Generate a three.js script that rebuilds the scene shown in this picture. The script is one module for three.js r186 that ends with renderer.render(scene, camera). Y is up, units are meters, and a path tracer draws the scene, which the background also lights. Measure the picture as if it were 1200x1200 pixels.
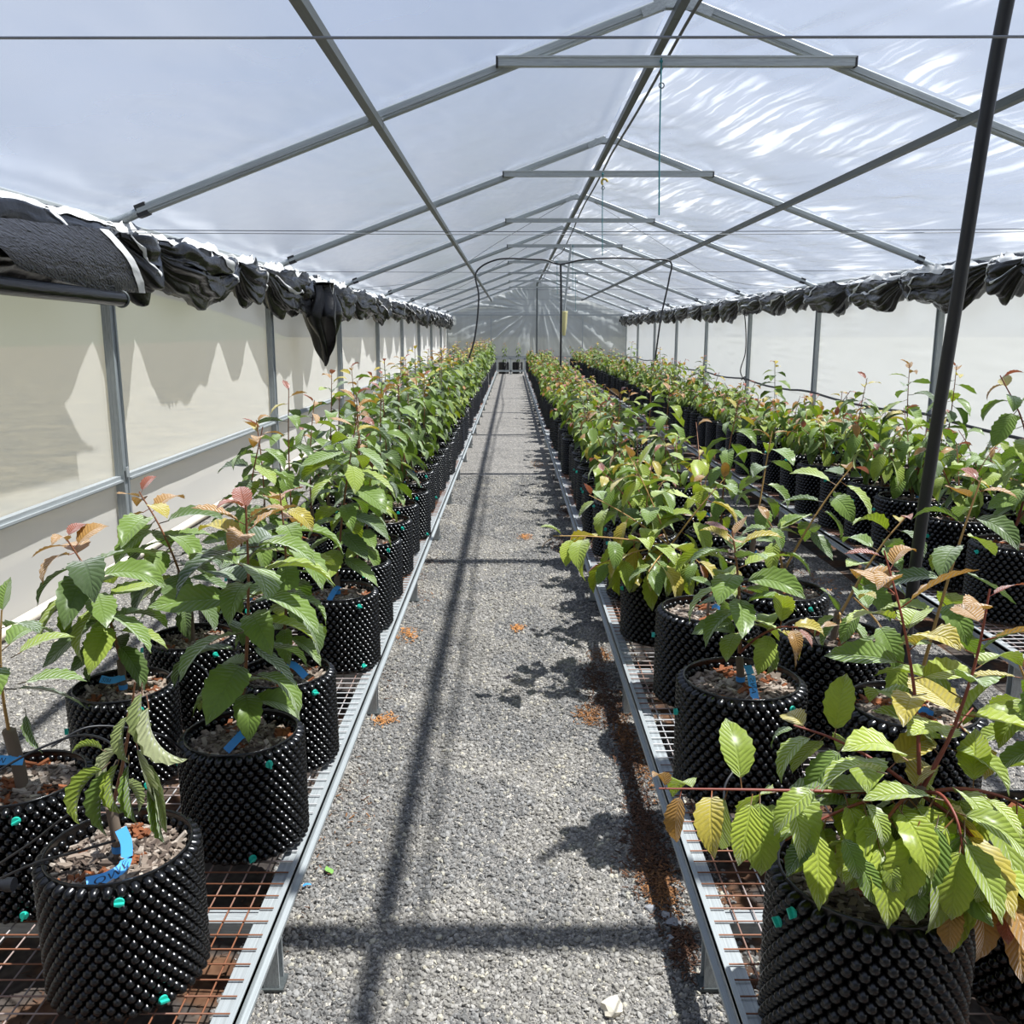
import * as THREE from 'three';
import { mergeGeometries } from 'three/addons/utils/BufferGeometryUtils.js';
import { ImprovedNoise } from 'three/addons/math/ImprovedNoise.js';
import { RoundedBoxGeometry } from 'three/addons/geometries/RoundedBoxGeometry.js';

// ------------------------------------------------------------------ camera, sky, sun, exposure
const scene = new THREE.Scene();
const FOCAL = 1050, PITCH = Math.atan(210 / FOCAL), EYE = 1.6;
const camera = new THREE.PerspectiveCamera(2 * Math.atan(600 / FOCAL) * 180 / Math.PI, 1, 0.05, 900);
camera.position.set(0, EYE, 0);
camera.rotation.x = -PITCH;
const renderer = new THREE.WebGLRenderer({ antialias: true });
renderer.toneMapping = THREE.LinearToneMapping;
renderer.toneMappingExposure = 0.9;
renderer.shadowMap.enabled = true;
const SKY_STRENGTH = 0.6, SUN_STRENGTH = 11.5;
const SUN = new THREE.Vector3(0.39, 1, 0.03).normalize();

const noise3 = new ImprovedNoise();
const nz = (x, y = 0, z = 0) => noise3.noise(x, y, z);
const fbm = (x, y, z, n = 4) => { let s = 0, a = 0.5; for (let i = 0; i < n; i++) { s += a * nz(x, y, z); x *= 2.03; y *= 2.03; z *= 2.03; a *= 0.5; } return s; };
function mulberry(seed) { return () => { seed = (seed + 0x6d2b79f5) | 0; let t = Math.imul(seed ^ (seed >>> 15), 1 | seed); t = (t + Math.imul(t ^ (t >>> 7), 61 | t)) ^ t; return ((t ^ (t >>> 14)) >>> 0) / 4294967296; }; }
const lerp = THREE.MathUtils.lerp, clamp = THREE.MathUtils.clamp, smooth = THREE.MathUtils.smoothstep;
const V = (x, y, z) => new THREE.Vector3(x, y, z);

{ // thin bright summer haze, bluer overhead
  const W = 512, H = 256, d = new Float32Array(W * H * 4);
  for (let r = 0; r < H; r++) for (let c = 0; c < W; c++) {
    const el = ((r + 0.5) / H - 0.5) * Math.PI, az = ((c + 0.5) / W - 0.5) * 2 * Math.PI;
    const y = Math.sin(el), x = Math.cos(el) * Math.cos(az), z = Math.cos(el) * Math.sin(az);
    const k = Math.pow(clamp(y, 0, 1), 0.55);
    const cl = smooth(fbm(x * 1.6 + 3, y * 3.2, z * 1.6, 5), -0.12, 0.4) * 0.38;
    const o = (r * W + c) * 4;
    const base = [lerp(0.80, 0.27, k), lerp(0.93, 0.46, k), lerp(1.16, 0.94, k)];
    for (let i = 0; i < 3; i++) d[o + i] = y < 0 ? [0.5, 0.48, 0.42][i] : lerp(base[i], [0.95, 0.99, 1.08][i], cl);
    d[o + 3] = 1;
  }
  const t = new THREE.DataTexture(d, W, H, THREE.RGBAFormat, THREE.FloatType);
  t.mapping = THREE.EquirectangularReflectionMapping; t.magFilter = THREE.LinearFilter; t.needsUpdate = true;
  scene.background = t; scene.environment = t;
  scene.backgroundIntensity = SKY_STRENGTH; scene.environmentIntensity = SKY_STRENGTH;
}
{
  const sun = new THREE.DirectionalLight(new THREE.Color(1, 0.965, 0.905), SUN_STRENGTH);
  sun.name = 'sun';
  sun.position.copy(SUN).multiplyScalar(60).add(V(1, 0, -16));
  sun.target.position.set(1, 0, -16);
  sun.castShadow = true; sun.shadow.radius = 1.6;
  sun.shadow.mapSize.set(4096, 4096);
  Object.assign(sun.shadow.camera, { left: -26, right: 26, top: 26, bottom: -26, near: 1, far: 140 });
  scene.add(sun, sun.target);
}

// a pixel of the photograph and a horizontal distance ahead give a point
const CP = Math.cos(PITCH), SP = Math.sin(PITCH);
function at(px, py, ahead) {
  const u = px - 600, v = py - 600, fw = FOCAL * CP - v * SP, k = ahead / fw;
  return V(u * k, EYE + (-v * CP - FOCAL * SP) * k, -ahead);
}

// ------------------------------------------------------------------ helpers
const taken = new Map();
const ORD = ['first', 'second', 'third', 'fourth', 'fifth', 'sixth', 'seventh', 'eighth', 'ninth', 'tenth', 'eleventh', 'twelfth', 'thirteenth', 'fourteenth', 'fifteenth', 'sixteenth', 'seventeenth', 'eighteenth', 'nineteenth', 'twentieth', 'twenty-first', 'twenty-second', 'twenty-third', 'twenty-fourth', 'twenty-fifth', 'twenty-sixth'];
function numbered(n) { const k = taken.get(n) ?? 0; taken.set(n, k + 1); return k ? n + '_' + String(k).padStart(3, '0') : n; }
function sh(o) { o.traverse((c) => { if (c.isMesh) { c.castShadow = true; c.receiveShadow = true; } }); return o; }
function part(name, geo, mat, parent) { const m = new THREE.Mesh(geo, mat); m.name = name; m.castShadow = m.receiveShadow = true; parent.add(m); return m; }
function thing(name, label, category, pos = [0, 0, 0], group) {
  const g = new THREE.Group(); g.name = numbered(name); g.position.set(...pos); g.userData = { label, category };
  if (group) g.userData.group = group;
  scene.add(g); return g;
}
function single(name, geo, mat, label, category, group, kind) {
  const m = new THREE.Mesh(geo, mat); m.name = numbered(name); m.castShadow = m.receiveShadow = true;
  m.userData = { label, category }; if (group) m.userData.group = group; if (kind) m.userData.kind = kind;
  scene.add(m); return m;
}
function structure(name, label, category) { const g = new THREE.Group(); g.name = numbered(name); g.userData = { label, category, kind: 'structure' }; scene.add(g); return g; }
function box(w, h, d, x = 0, y = 0, z = 0) { const g = new THREE.BoxGeometry(w, h, d); g.translate(x, y, z); return g; }
function tube(pts, r, seg = 24, rad = 6) { return new THREE.TubeGeometry(new THREE.CatmullRomCurve3(pts), seg, r, rad, false); }
// straight bar of rectangular section from a to b; w across, h along "up"
function bar(a, b, w, h, up = V(0, 1, 0), bev = 0) {
  const d = b.clone().sub(a), L = d.length(), g = bev ? new RoundedBoxGeometry(w, h, L, 1, bev) : new THREE.BoxGeometry(w, h, L);
  const z = d.normalize(), x = up.clone().cross(z).normalize(), y = z.clone().cross(x);
  const m = new THREE.Matrix4().makeBasis(x, y, z); m.setPosition(a.clone().add(b).multiplyScalar(0.5));
  return g.applyMatrix4(m);
}
function rod(a, b, r, n = 6) {
  const d = b.clone().sub(a), g = new THREE.CylinderGeometry(r, r, d.length(), n, 1);
  g.applyQuaternion(new THREE.Quaternion().setFromUnitVectors(V(0, 1, 0), d.clone().normalize())); const c = a.clone().add(b).multiplyScalar(0.5);
  return g.translate(c.x, c.y, c.z);
}
function merge(list) { return mergeGeometries(list.map((g) => (g.index ? g.toNonIndexed() : g)), false); }
function paint(g, fn) { // vertex colours, linear
  const p = g.attributes.position, c = new Float32Array(p.count * 3);
  for (let i = 0; i < p.count; i++) { const k = fn(p.getX(i), p.getY(i), p.getZ(i), i); c[i * 3] = k[0]; c[i * 3 + 1] = k[1]; c[i * 3 + 2] = k[2]; }
  g.setAttribute('color', new THREE.BufferAttribute(c, 3)); return g;
}
function grid(nu, nv, fn) { // fn(u, v) -> [x, y, z]; uv in 0..1
  const pos = new Float32Array((nu + 1) * (nv + 1) * 3), uv = new Float32Array((nu + 1) * (nv + 1) * 2), idx = [];
  for (let j = 0, k = 0; j <= nv; j++) for (let i = 0; i <= nu; i++, k++) { const p = fn(i / nu, j / nv, i, j); pos.set(p, k * 3); uv[k * 2] = i / nu; uv[k * 2 + 1] = j / nv; }
  for (let j = 0; j < nv; j++) for (let i = 0; i < nu; i++) { const a = j * (nu + 1) + i, b = a + 1, c = a + nu + 1, d = c + 1; idx.push(a, b, d, a, d, c); }
  const g = new THREE.BufferGeometry();
  g.setAttribute('position', new THREE.BufferAttribute(pos, 3)); g.setAttribute('uv', new THREE.BufferAttribute(uv, 2)); g.setIndex(idx); g.computeVertexNormals(); return g;
}
function tex(w, h, fn, srgb = true) {
  const d = new Uint8Array(w * h * 4);
  for (let y = 0; y < h; y++) for (let x = 0; x < w; x++) { const c = fn(x / w, y / h, x, y), o = (y * w + x) * 4; for (let i = 0; i < 3; i++) d[o + i] = clamp(Math.round((c.length ? c[i] : c) * 255), 0, 255); d[o + 3] = 255; }
  const t = new THREE.DataTexture(d, w, h); t.wrapS = t.wrapT = THREE.RepeatWrapping; t.magFilter = THREE.LinearFilter; t.minFilter = THREE.LinearMipmapLinearFilter;
  if (srgb) t.colorSpace = THREE.SRGBColorSpace; t.needsUpdate = true; return t;
}
// white sun glare put into the roof film as streaks of higher roughness
const glareStreaks = tex(2048, 512, (u, v) => {
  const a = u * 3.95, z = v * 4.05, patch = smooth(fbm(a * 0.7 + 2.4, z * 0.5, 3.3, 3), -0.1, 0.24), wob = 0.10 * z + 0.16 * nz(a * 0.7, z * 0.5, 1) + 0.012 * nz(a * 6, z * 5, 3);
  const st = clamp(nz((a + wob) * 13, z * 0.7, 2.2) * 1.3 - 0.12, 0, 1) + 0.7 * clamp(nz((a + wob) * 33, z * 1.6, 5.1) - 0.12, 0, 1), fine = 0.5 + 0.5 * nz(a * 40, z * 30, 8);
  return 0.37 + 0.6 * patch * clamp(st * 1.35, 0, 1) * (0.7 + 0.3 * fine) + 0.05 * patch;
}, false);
const worn = tex(256, 256, (u, v) => { const a = 0.80 + 0.16 * fbm(u * 9, v * 9, 1.3) + 0.12 * nz(u * 40, v * 40, 7); return [a, a, a]; });

// ------------------------------------------------------------------ materials
const std = (o) => new THREE.MeshStandardMaterial(o), phys = (o) => new THREE.MeshPhysicalMaterial(o);
const M = {
  steel: std({ color: 0xb8bfc1, metalness: 0.3, roughness: 0.4, map: worn }),
  steelDull: std({ color: 0x666c6c, metalness: 0.35, roughness: 0.5, map: worn }),
  rail: std({ color: 0xc9cfd0, metalness: 0.3, roughness: 0.5, map: worn }),
  roofFilm: phys({ color: 0xf2f7fd, transmission: 1, thickness: 0, roughness: 0.34, ior: 1.3, side: THREE.DoubleSide }),
  roofFilmGlare: phys({ color: 0xf2f7fd, transmission: 1, thickness: 0, roughness: 0.92, roughnessMap: glareStreaks, ior: 1.3, side: THREE.DoubleSide }),  // streaked roughness stands in for the sun glare on this slope
  wallFilm: phys({ color: 0xdcd8ce, transmission: 0.66, thickness: 0, roughness: 0.78, ior: 1.35, side: THREE.DoubleSide }),
  wallFilmWhite: phys({ color: 0xe4e8ea, transmission: 0.55, thickness: 0, roughness: 0.88, ior: 1.35, side: THREE.DoubleSide }),
  skirt: phys({ color: 0xd2cdc4, transmission: 0.45, thickness: 0, roughness: 0.9, ior: 1.35, side: THREE.DoubleSide }),
  endFilm: phys({ color: 0xa9adac, transmission: 0.3, thickness: 0, roughness: 0.7, ior: 1.45, side: THREE.DoubleSide }),
  baseRoll: std({ color: 0xd5ccbb, roughness: 0.75 }),
  black: std({ color: 0x0c0c0e, roughness: 0.3 }),
  pot: phys({ color: 0x070708, roughness: 0.24, specularIntensity: 1.0 }),
  hose: std({ color: 0x15161a, roughness: 0.42 }),
  tape: std({ color: 0x1b1b1d, roughness: 0.55 }),
  wire: std({ color: 0x7b7d80, metalness: 0.4, roughness: 0.5 }),
  rope: std({ color: 0x2e6f74, roughness: 0.85 }),
  blueTag: std({ color: 0x3d8fd6, roughness: 0.55, side: THREE.DoubleSide }),
  teal: std({ color: 0x21a995, roughness: 0.4 }),
  bark: std({ color: 0x6d5f52, roughness: 0.9 }),
  shoot: std({ color: 0x7d5134, roughness: 0.6 }),
  shootRed: std({ color: 0x7a3a2c, roughness: 0.55 }),
  shootTan: std({ color: 0xa9854f, roughness: 0.65 }),
  clip: std({ color: 0xb09a4a, roughness: 0.6 }),
  white: std({ color: 0xd9d9d6, roughness: 0.45 }),
};
{ // crinkled black sheet
  const b = tex(512, 512, (u, v) => 0.5 + 0.5 * (1 - Math.abs(fbm(u * 10, v * 10, 4.2)) * 4) * 0.5 + 0.2 * nz(u * 34, v * 34, 2), false);
  M.sheet = phys({ color: 0x070708, roughness: 0.27, specularIntensity: 0.75, bumpMap: b, bumpScale: 0.0022, side: THREE.DoubleSide });
  M.sheetGrey = phys({ color: 0x2b2b2e, roughness: 0.3, bumpMap: b, bumpScale: 0.02, side: THREE.DoubleSide });
  M.sheetWhite = phys({ color: 0xd4d4d2, roughness: 0.4, bumpMap: b, bumpScale: 0.0015, side: THREE.DoubleSide });
}

// ------------------------------------------------------------------ dimensions
const XL = -2.74, XR = 4.80, XC = (XL + XR) / 2, EAVE = 2.34, RIDGE = 3.71, BAY = 4.05;
const FRAMES = []; for (let k = -2; k < 8; k++) FRAMES.push(6.12 + BAY * k);   // distances ahead of the camera
const Z0 = FRAMES[0], ZE = 6.12 + BAY * 8 - 0.4;
const roofY = (x) => EAVE + (RIDGE - EAVE) * (1 - Math.abs(x - XC) / (XC - XL));

// ------------------------------------------------------------------ floor and surroundings
{
  const rnd = mulberry(5), N = 1024, cells = [];
  // gravel: nearest-chip cells
  const G = 150, jit = new Float32Array(G * G * 3); for (let i = 0; i < G * G * 3; i++) jit[i] = rnd();
  const hgt = new Float32Array(N * N), tone = new Float32Array(N * N);
  for (let y = 0; y < N; y++) for (let x = 0; x < N; x++) {
    const gx = x / N * G, gy = y / N * G, ix = Math.floor(gx), iy = Math.floor(gy); let b = 9, t = 0, b2 = 9;
    for (let dy = -1; dy <= 1; dy++) for (let dx = -1; dx <= 1; dx++) {
      const cx = (ix + dx + G) % G, cy = (iy + dy + G) % G, k = (cy * G + cx) * 3, ex = ix + dx + jit[k] - gx, ey = iy + dy + jit[k + 1] - gy, d = ex * ex + ey * ey;
      if (d < b) { b2 = b; b = d; t = jit[k + 2]; } else if (d < b2) b2 = d;
    }
    hgt[y * N + x] = clamp((Math.sqrt(b2) - Math.sqrt(b)) * 1.5, 0, 1) * (0.5 + 0.5 * t); tone[y * N + x] = t;
  }
  const col = tex(N, N, (u, v, x, y) => { const t = tone[y * N + x], a = 0.42 + 0.24 * t * t + 0.1 * fbm(u * 6, v * 6, 2), w = t > 0.9 ? 0.12 : 0; return [a * 1.03 + w, a + w * 0.9, a * 0.96 + w * 0.7]; });
  const bmp = tex(N, N, (u, v, x, y) => hgt[y * N + x], false);
  for (const t of [col, bmp]) t.repeat.set(1 / 1.6, 1 / 1.6);
  M.gravel = std({ map: col, bumpMap: bmp, bumpScale: 0.012, roughness: 0.95, color: 0xffffff });
  const f = structure('floor', 'grey crushed gravel floor of the tunnel', 'floor');
  const g = new THREE.BoxGeometry(XR - XL + 0.3, 0.08, ZE - Z0 + 0.4); g.translate(XC, -0.04, -(Z0 + ZE) / 2);
  const p = g.attributes.position, uv = g.attributes.uv; for (let i = 0; i < p.count; i++) uv.setXY(i, p.getX(i), p.getZ(i));
  part('gravel_bed', g, M.gravel, f);

  const soil = tex(512, 512, (u, v) => { const a = fbm(u * 8, v * 8, 6), b = nz(u * 60, v * 60, 2) * 0.09, q = smooth(fbm(u * 5, v * 5, 9), 0.02, 0.2); return [0.23 + a * 0.16 + b + q * 0.1, 0.20 + a * 0.14 + b + q * 0.02, 0.18 + a * 0.12 + b - q * 0.04]; }); soil.repeat.set(1 / 1.3, 1 / 1.3);
  for (const [xa, xb] of [[-1.38, -0.66], [0.56, 1.26], [2.2, 3.0]]) { const q = grid(14, 160, (u, v) => { const z = lerp(0.2, 34.6, v), w = (u - 0.5) * 2; return [lerp(xa, xb, u) + 0.05 * w * nz(z * 2.3, xa, w), 0.012 * (1 - Math.pow(Math.abs(w), 3)) - 0.002, -z]; }); const qp = q.attributes.position, qu = q.attributes.uv; for (let i = 0; i < qp.count; i++) qu.setXY(i, qp.getX(i), qp.getZ(i)); part('dark_soil', q, std({ map: soil, roughness: 0.95, side: THREE.DoubleSide }), f); }  // dark brown strip of ground under each bench
  const field = tex(512, 512, (u, v) => { const a = fbm(u * 14, v * 14, 3), b = nz(u * 90, v * 90, 1) * 0.12; return [0.58 + a * 0.25 + b, 0.565 + a * 0.22 + b, 0.49 + a * 0.16 + b]; }); field.repeat.set(1 / 9, 1 / 9);
  const fg = new THREE.BoxGeometry(400, 0.1, 500); fg.translate(0, -0.13, -100); const fp = fg.attributes.position, fu = fg.attributes.uv; for (let i = 0; i < fp.count; i++) fu.setXY(i, fp.getX(i), fp.getZ(i));
  const fs = structure('ground', 'dry grass field seen hazily through the plastic walls', 'ground'); part('dry_grass', fg, std({ map: field, roughness: 1 }), fs);
  const hs = structure('hillside', 'grey green hillside beyond the field', 'hill');
  part('slope', grid(80, 14, (u, v) => { const z = 80 - u * 330, x = -60 - v * 60; return [x, -0.3 + Math.sin(v * Math.PI / 2) * (15 + 5 * fbm(z * 0.02, 4, 1) + 2 * nz(z * 0.1, 1, v * 3)), z]; }), std({ color: 0x7c8470, roughness: 1 }), hs);
}
// loose chips lying on the path, too many to count
{
  const rnd = mulberry(77), n = 260000, geo = new THREE.IcosahedronGeometry(1, 0);
  const im = new THREE.InstancedMesh(geo, std({ roughness: 0.92, color: 0xffffff }), n); im.name = numbered('gravel_chips');
  im.userData = { label: 'loose grey gravel chips covering the walkway', category: 'gravel', kind: 'stuff' };
  const m = new THREE.Matrix4(), q = new THREE.Quaternion(), e = new THREE.Euler(), c = new THREE.Color();
  for (let i = 0; i < n; i++) {
    const zone = rnd(); let x, z;
    if (zone < 0.72) { x = -0.72 + rnd() * 1.36; z = 1.1 + Math.pow(rnd(), 1.5) * 9; }
    else if (zone < 0.88) { x = -2.6 + rnd() * 1.25; z = 2.6 + Math.pow(rnd(), 1.3) * 5; }
    else { x = 1.35 + rnd() * 0.85; z = 2.4 + Math.pow(rnd(), 1.3) * 7; }
    const s = 0.002 + Math.pow(rnd(), 4) * 0.0075, t = rnd(), pale = nz(x * 3.1, z * 2.2, 5) > 0.05 ? 0.06 : 0;
    m.compose(V(x, s * 0.25, -z), q.setFromEuler(e.set(rnd() * 6, rnd() * 6, rnd() * 6)), V(s * (0.8 + rnd() * 0.7), s * (0.5 + rnd() * 0.4), s));
    im.setMatrixAt(i, m);
    const a = 0.125 + 0.18 * t * t + pale * 0.9; im.setColorAt(i, c.setRGB(a * (t > 0.93 ? 1.2 : 1.03) + pale * 0.35, a * (t > 0.93 ? 1.12 : 1.0) + pale * 0.22, a * (t > 0.93 ? 0.92 : 0.95)));
  }
  im.castShadow = im.receiveShadow = true; scene.add(im);
}
// leaf litter and dry needles: brown drifts along the benches and small orange tufts
{
  const rnd = mulberry(99), spots = [];
  const drift = (x, z, rx, rz, n, tone) => { for (let i = 0; i < n; i++) { const r = Math.sqrt(-Math.log(1 - rnd() * 0.97)) * 0.75, a = rnd() * 6.283, k = fbm(x + Math.cos(a) * r * 3, z + Math.sin(a) * r * 3, 3) * 0.5 + 1; spots.push([x + Math.cos(a) * r * rx * k, z + Math.sin(a) * r * rz * k, tone]); } };
  const p = (px, py) => { const a = at(px, py, 1), k = EYE / (EYE - a.y); return [a.x * k, k]; };
  for (const [px, py, rx, rz, n, t] of [[715, 830, 0.1, 0.22, 700, 0], [760, 1010, 0.08, 0.22, 900, 0], [775, 1040, 0.05, 0.12, 500, 1], [690, 840, 0.06, 0.1, 260, 1], [607, 737, 0.035, 0.06, 120, 2], [615, 630, 0.06, 0.10, 160, 2], [660, 640, 0.12, 0.3, 500, 0], [665, 600, 0.1, 0.35, 400, 0],
    [655, 560, 0.12, 0.6, 400, 0], [452, 845, 0.05, 0.06, 130, 2], [478, 745, 0.06, 0.12, 160, 2], [630, 545, 0.1, 0.3, 120, 2], [640, 470, 0.15, 1.2, 250, 2], [640, 450, 0.2, 1.6, 250, 2], [760, 900, 0.06, 0.25, 300, 1], [705, 770, 0.05, 0.12, 200, 1], [735, 890, 0.05, 0.3, 600, 0], [752, 960, 0.05, 0.25, 600, 0], [700, 800, 0.07, 0.3, 500, 0], [800, 1110, 0.05, 0.12, 350, 0], [730, 860, 0.04, 0.2, 300, 1]]) { const [x, z] = p(px, py); drift(x, z, rx, rz, n, t); }
  for (let i = 0; i < 26; i++) drift(-1.35 + rnd() * 0.75, 1.3 + rnd() * 5, 0.15, 0.2, 90, rnd() < 0.5 ? 0 : 1);
  for (let i = 0; i < 30; i++) drift(0.62 + rnd() * 0.8, 1.2 + rnd() * 6, 0.15, 0.2, 110, rnd() < 0.6 ? 0 : 1);
  for (let i = 0; i < 16; i++) drift(1.5 + rnd() * 0.6, 2.6 + rnd() * 5, 0.12, 0.3, 80, rnd() < 0.6 ? 0 : 2);
  const g = new THREE.BoxGeometry(1, 0.12, 0.2), im = new THREE.InstancedMesh(g, std({ roughness: 0.95 }), spots.length); im.name = numbered('leaf_litter');
  im.userData = { label: 'brown and orange plant litter drifted along the bench edges', category: 'litter', kind: 'stuff' };
  const m = new THREE.Matrix4(), q = new THREE.Quaternion(), e = new THREE.Euler(), c = new THREE.Color();
  spots.forEach(([x, z, t], i) => {
    const s = 0.007 + rnd() * 0.016; m.compose(V(x, 0.006 + rnd() * 0.008, -z), q.setFromEuler(e.set((rnd() - 0.5) * 0.9, rnd() * 6.3, (rnd() - 0.5) * 0.7)), V(s, s * 0.5, s));
    im.setMatrixAt(i, m); const k = 0.6 + rnd() * 0.8, b = [[0.075, 0.035, 0.018], [0.19, 0.085, 0.03], [0.42, 0.19, 0.06]][t]; im.setColorAt(i, c.setRGB(b[0] * k, b[1] * k, b[2] * k));
  });
  im.castShadow = im.receiveShadow = true; scene.add(im);
}
// larger stones
{
  const rnd = mulberry(15);
  const p = (px, py) => { const a = at(px, py, 1), k = EYE / (EYE - a.y); return [a.x * k, k]; };
  [[717, 1185, 0.026, 0xcfc6b4, 'pale angular stone lying on the grey path'], [763, 1066, 0.014, 0x8e8f92, null], [781, 1075, 0.016, 0x9a9a9c, null], [789, 1084, 0.018, 0x85868a, null], [786, 1102, 0.012, 0x8c8d90, null], [471, 830, 0.011, 0x55565a, null]].forEach(([px, py, s, col, label]) => {
    const g = new THREE.IcosahedronGeometry(s, 1), a = g.attributes.position; for (let i = 0; i < a.count; i++) { const k = 1 + 0.5 * nz(a.getX(i) * 60 + px, a.getY(i) * 60, a.getZ(i) * 60); a.setXYZ(i, a.getX(i) * k * 1.2, a.getY(i) * k * 0.65, a.getZ(i) * k); } g.computeVertexNormals();
    const [x, z] = p(px, py), o = single('stone', g, std({ color: col, roughness: 0.9, flatShading: true }), label ?? 'small grey stone among gravel at edge of the path', 'stone', label ? null : 'grey stones on the path'); o.position.set(x, s * 0.4, -z); o.rotation.y = rnd() * 6;
  });
  [[386, 1023, 0x6f9a4a, 0.022], [538, 695, 0xa9b58a, 0.016]].forEach(([px, py, col, s], i) => { const [x, z] = p(px, py); const o = single('fallen_leaf', grid(4, 4, (u, v) => [(u - 0.5) * s * 1.2 * Math.sin(Math.PI * (0.08 + 0.84 * v)), 0.004 * Math.cos(u * 3) + 0.004 * v, (v - 0.5) * s * 2]), std({ color: col, roughness: 0.6, side: THREE.DoubleSide }), i ? 'small pale fallen leaf in the middle of the path' : 'small green fallen leaf on gravel beside the bench rail', 'leaf'); o.position.set(x, 0.008, -z); o.rotation.y = 0.4 + i; });
  { const [x, z] = p(360, 1041); const o = single('tag_scrap', grid(5, 1, (u, v) => [(u - 0.5) * 0.024, 0.004 + 0.003 * Math.sin(u * 4), (v - 0.5) * 0.009]), M.blueTag, 'torn scrap of blue tape on gravel', 'scrap'); o.position.set(x, 0.008, -z); o.rotation.y = 0.5; }
}

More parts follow.
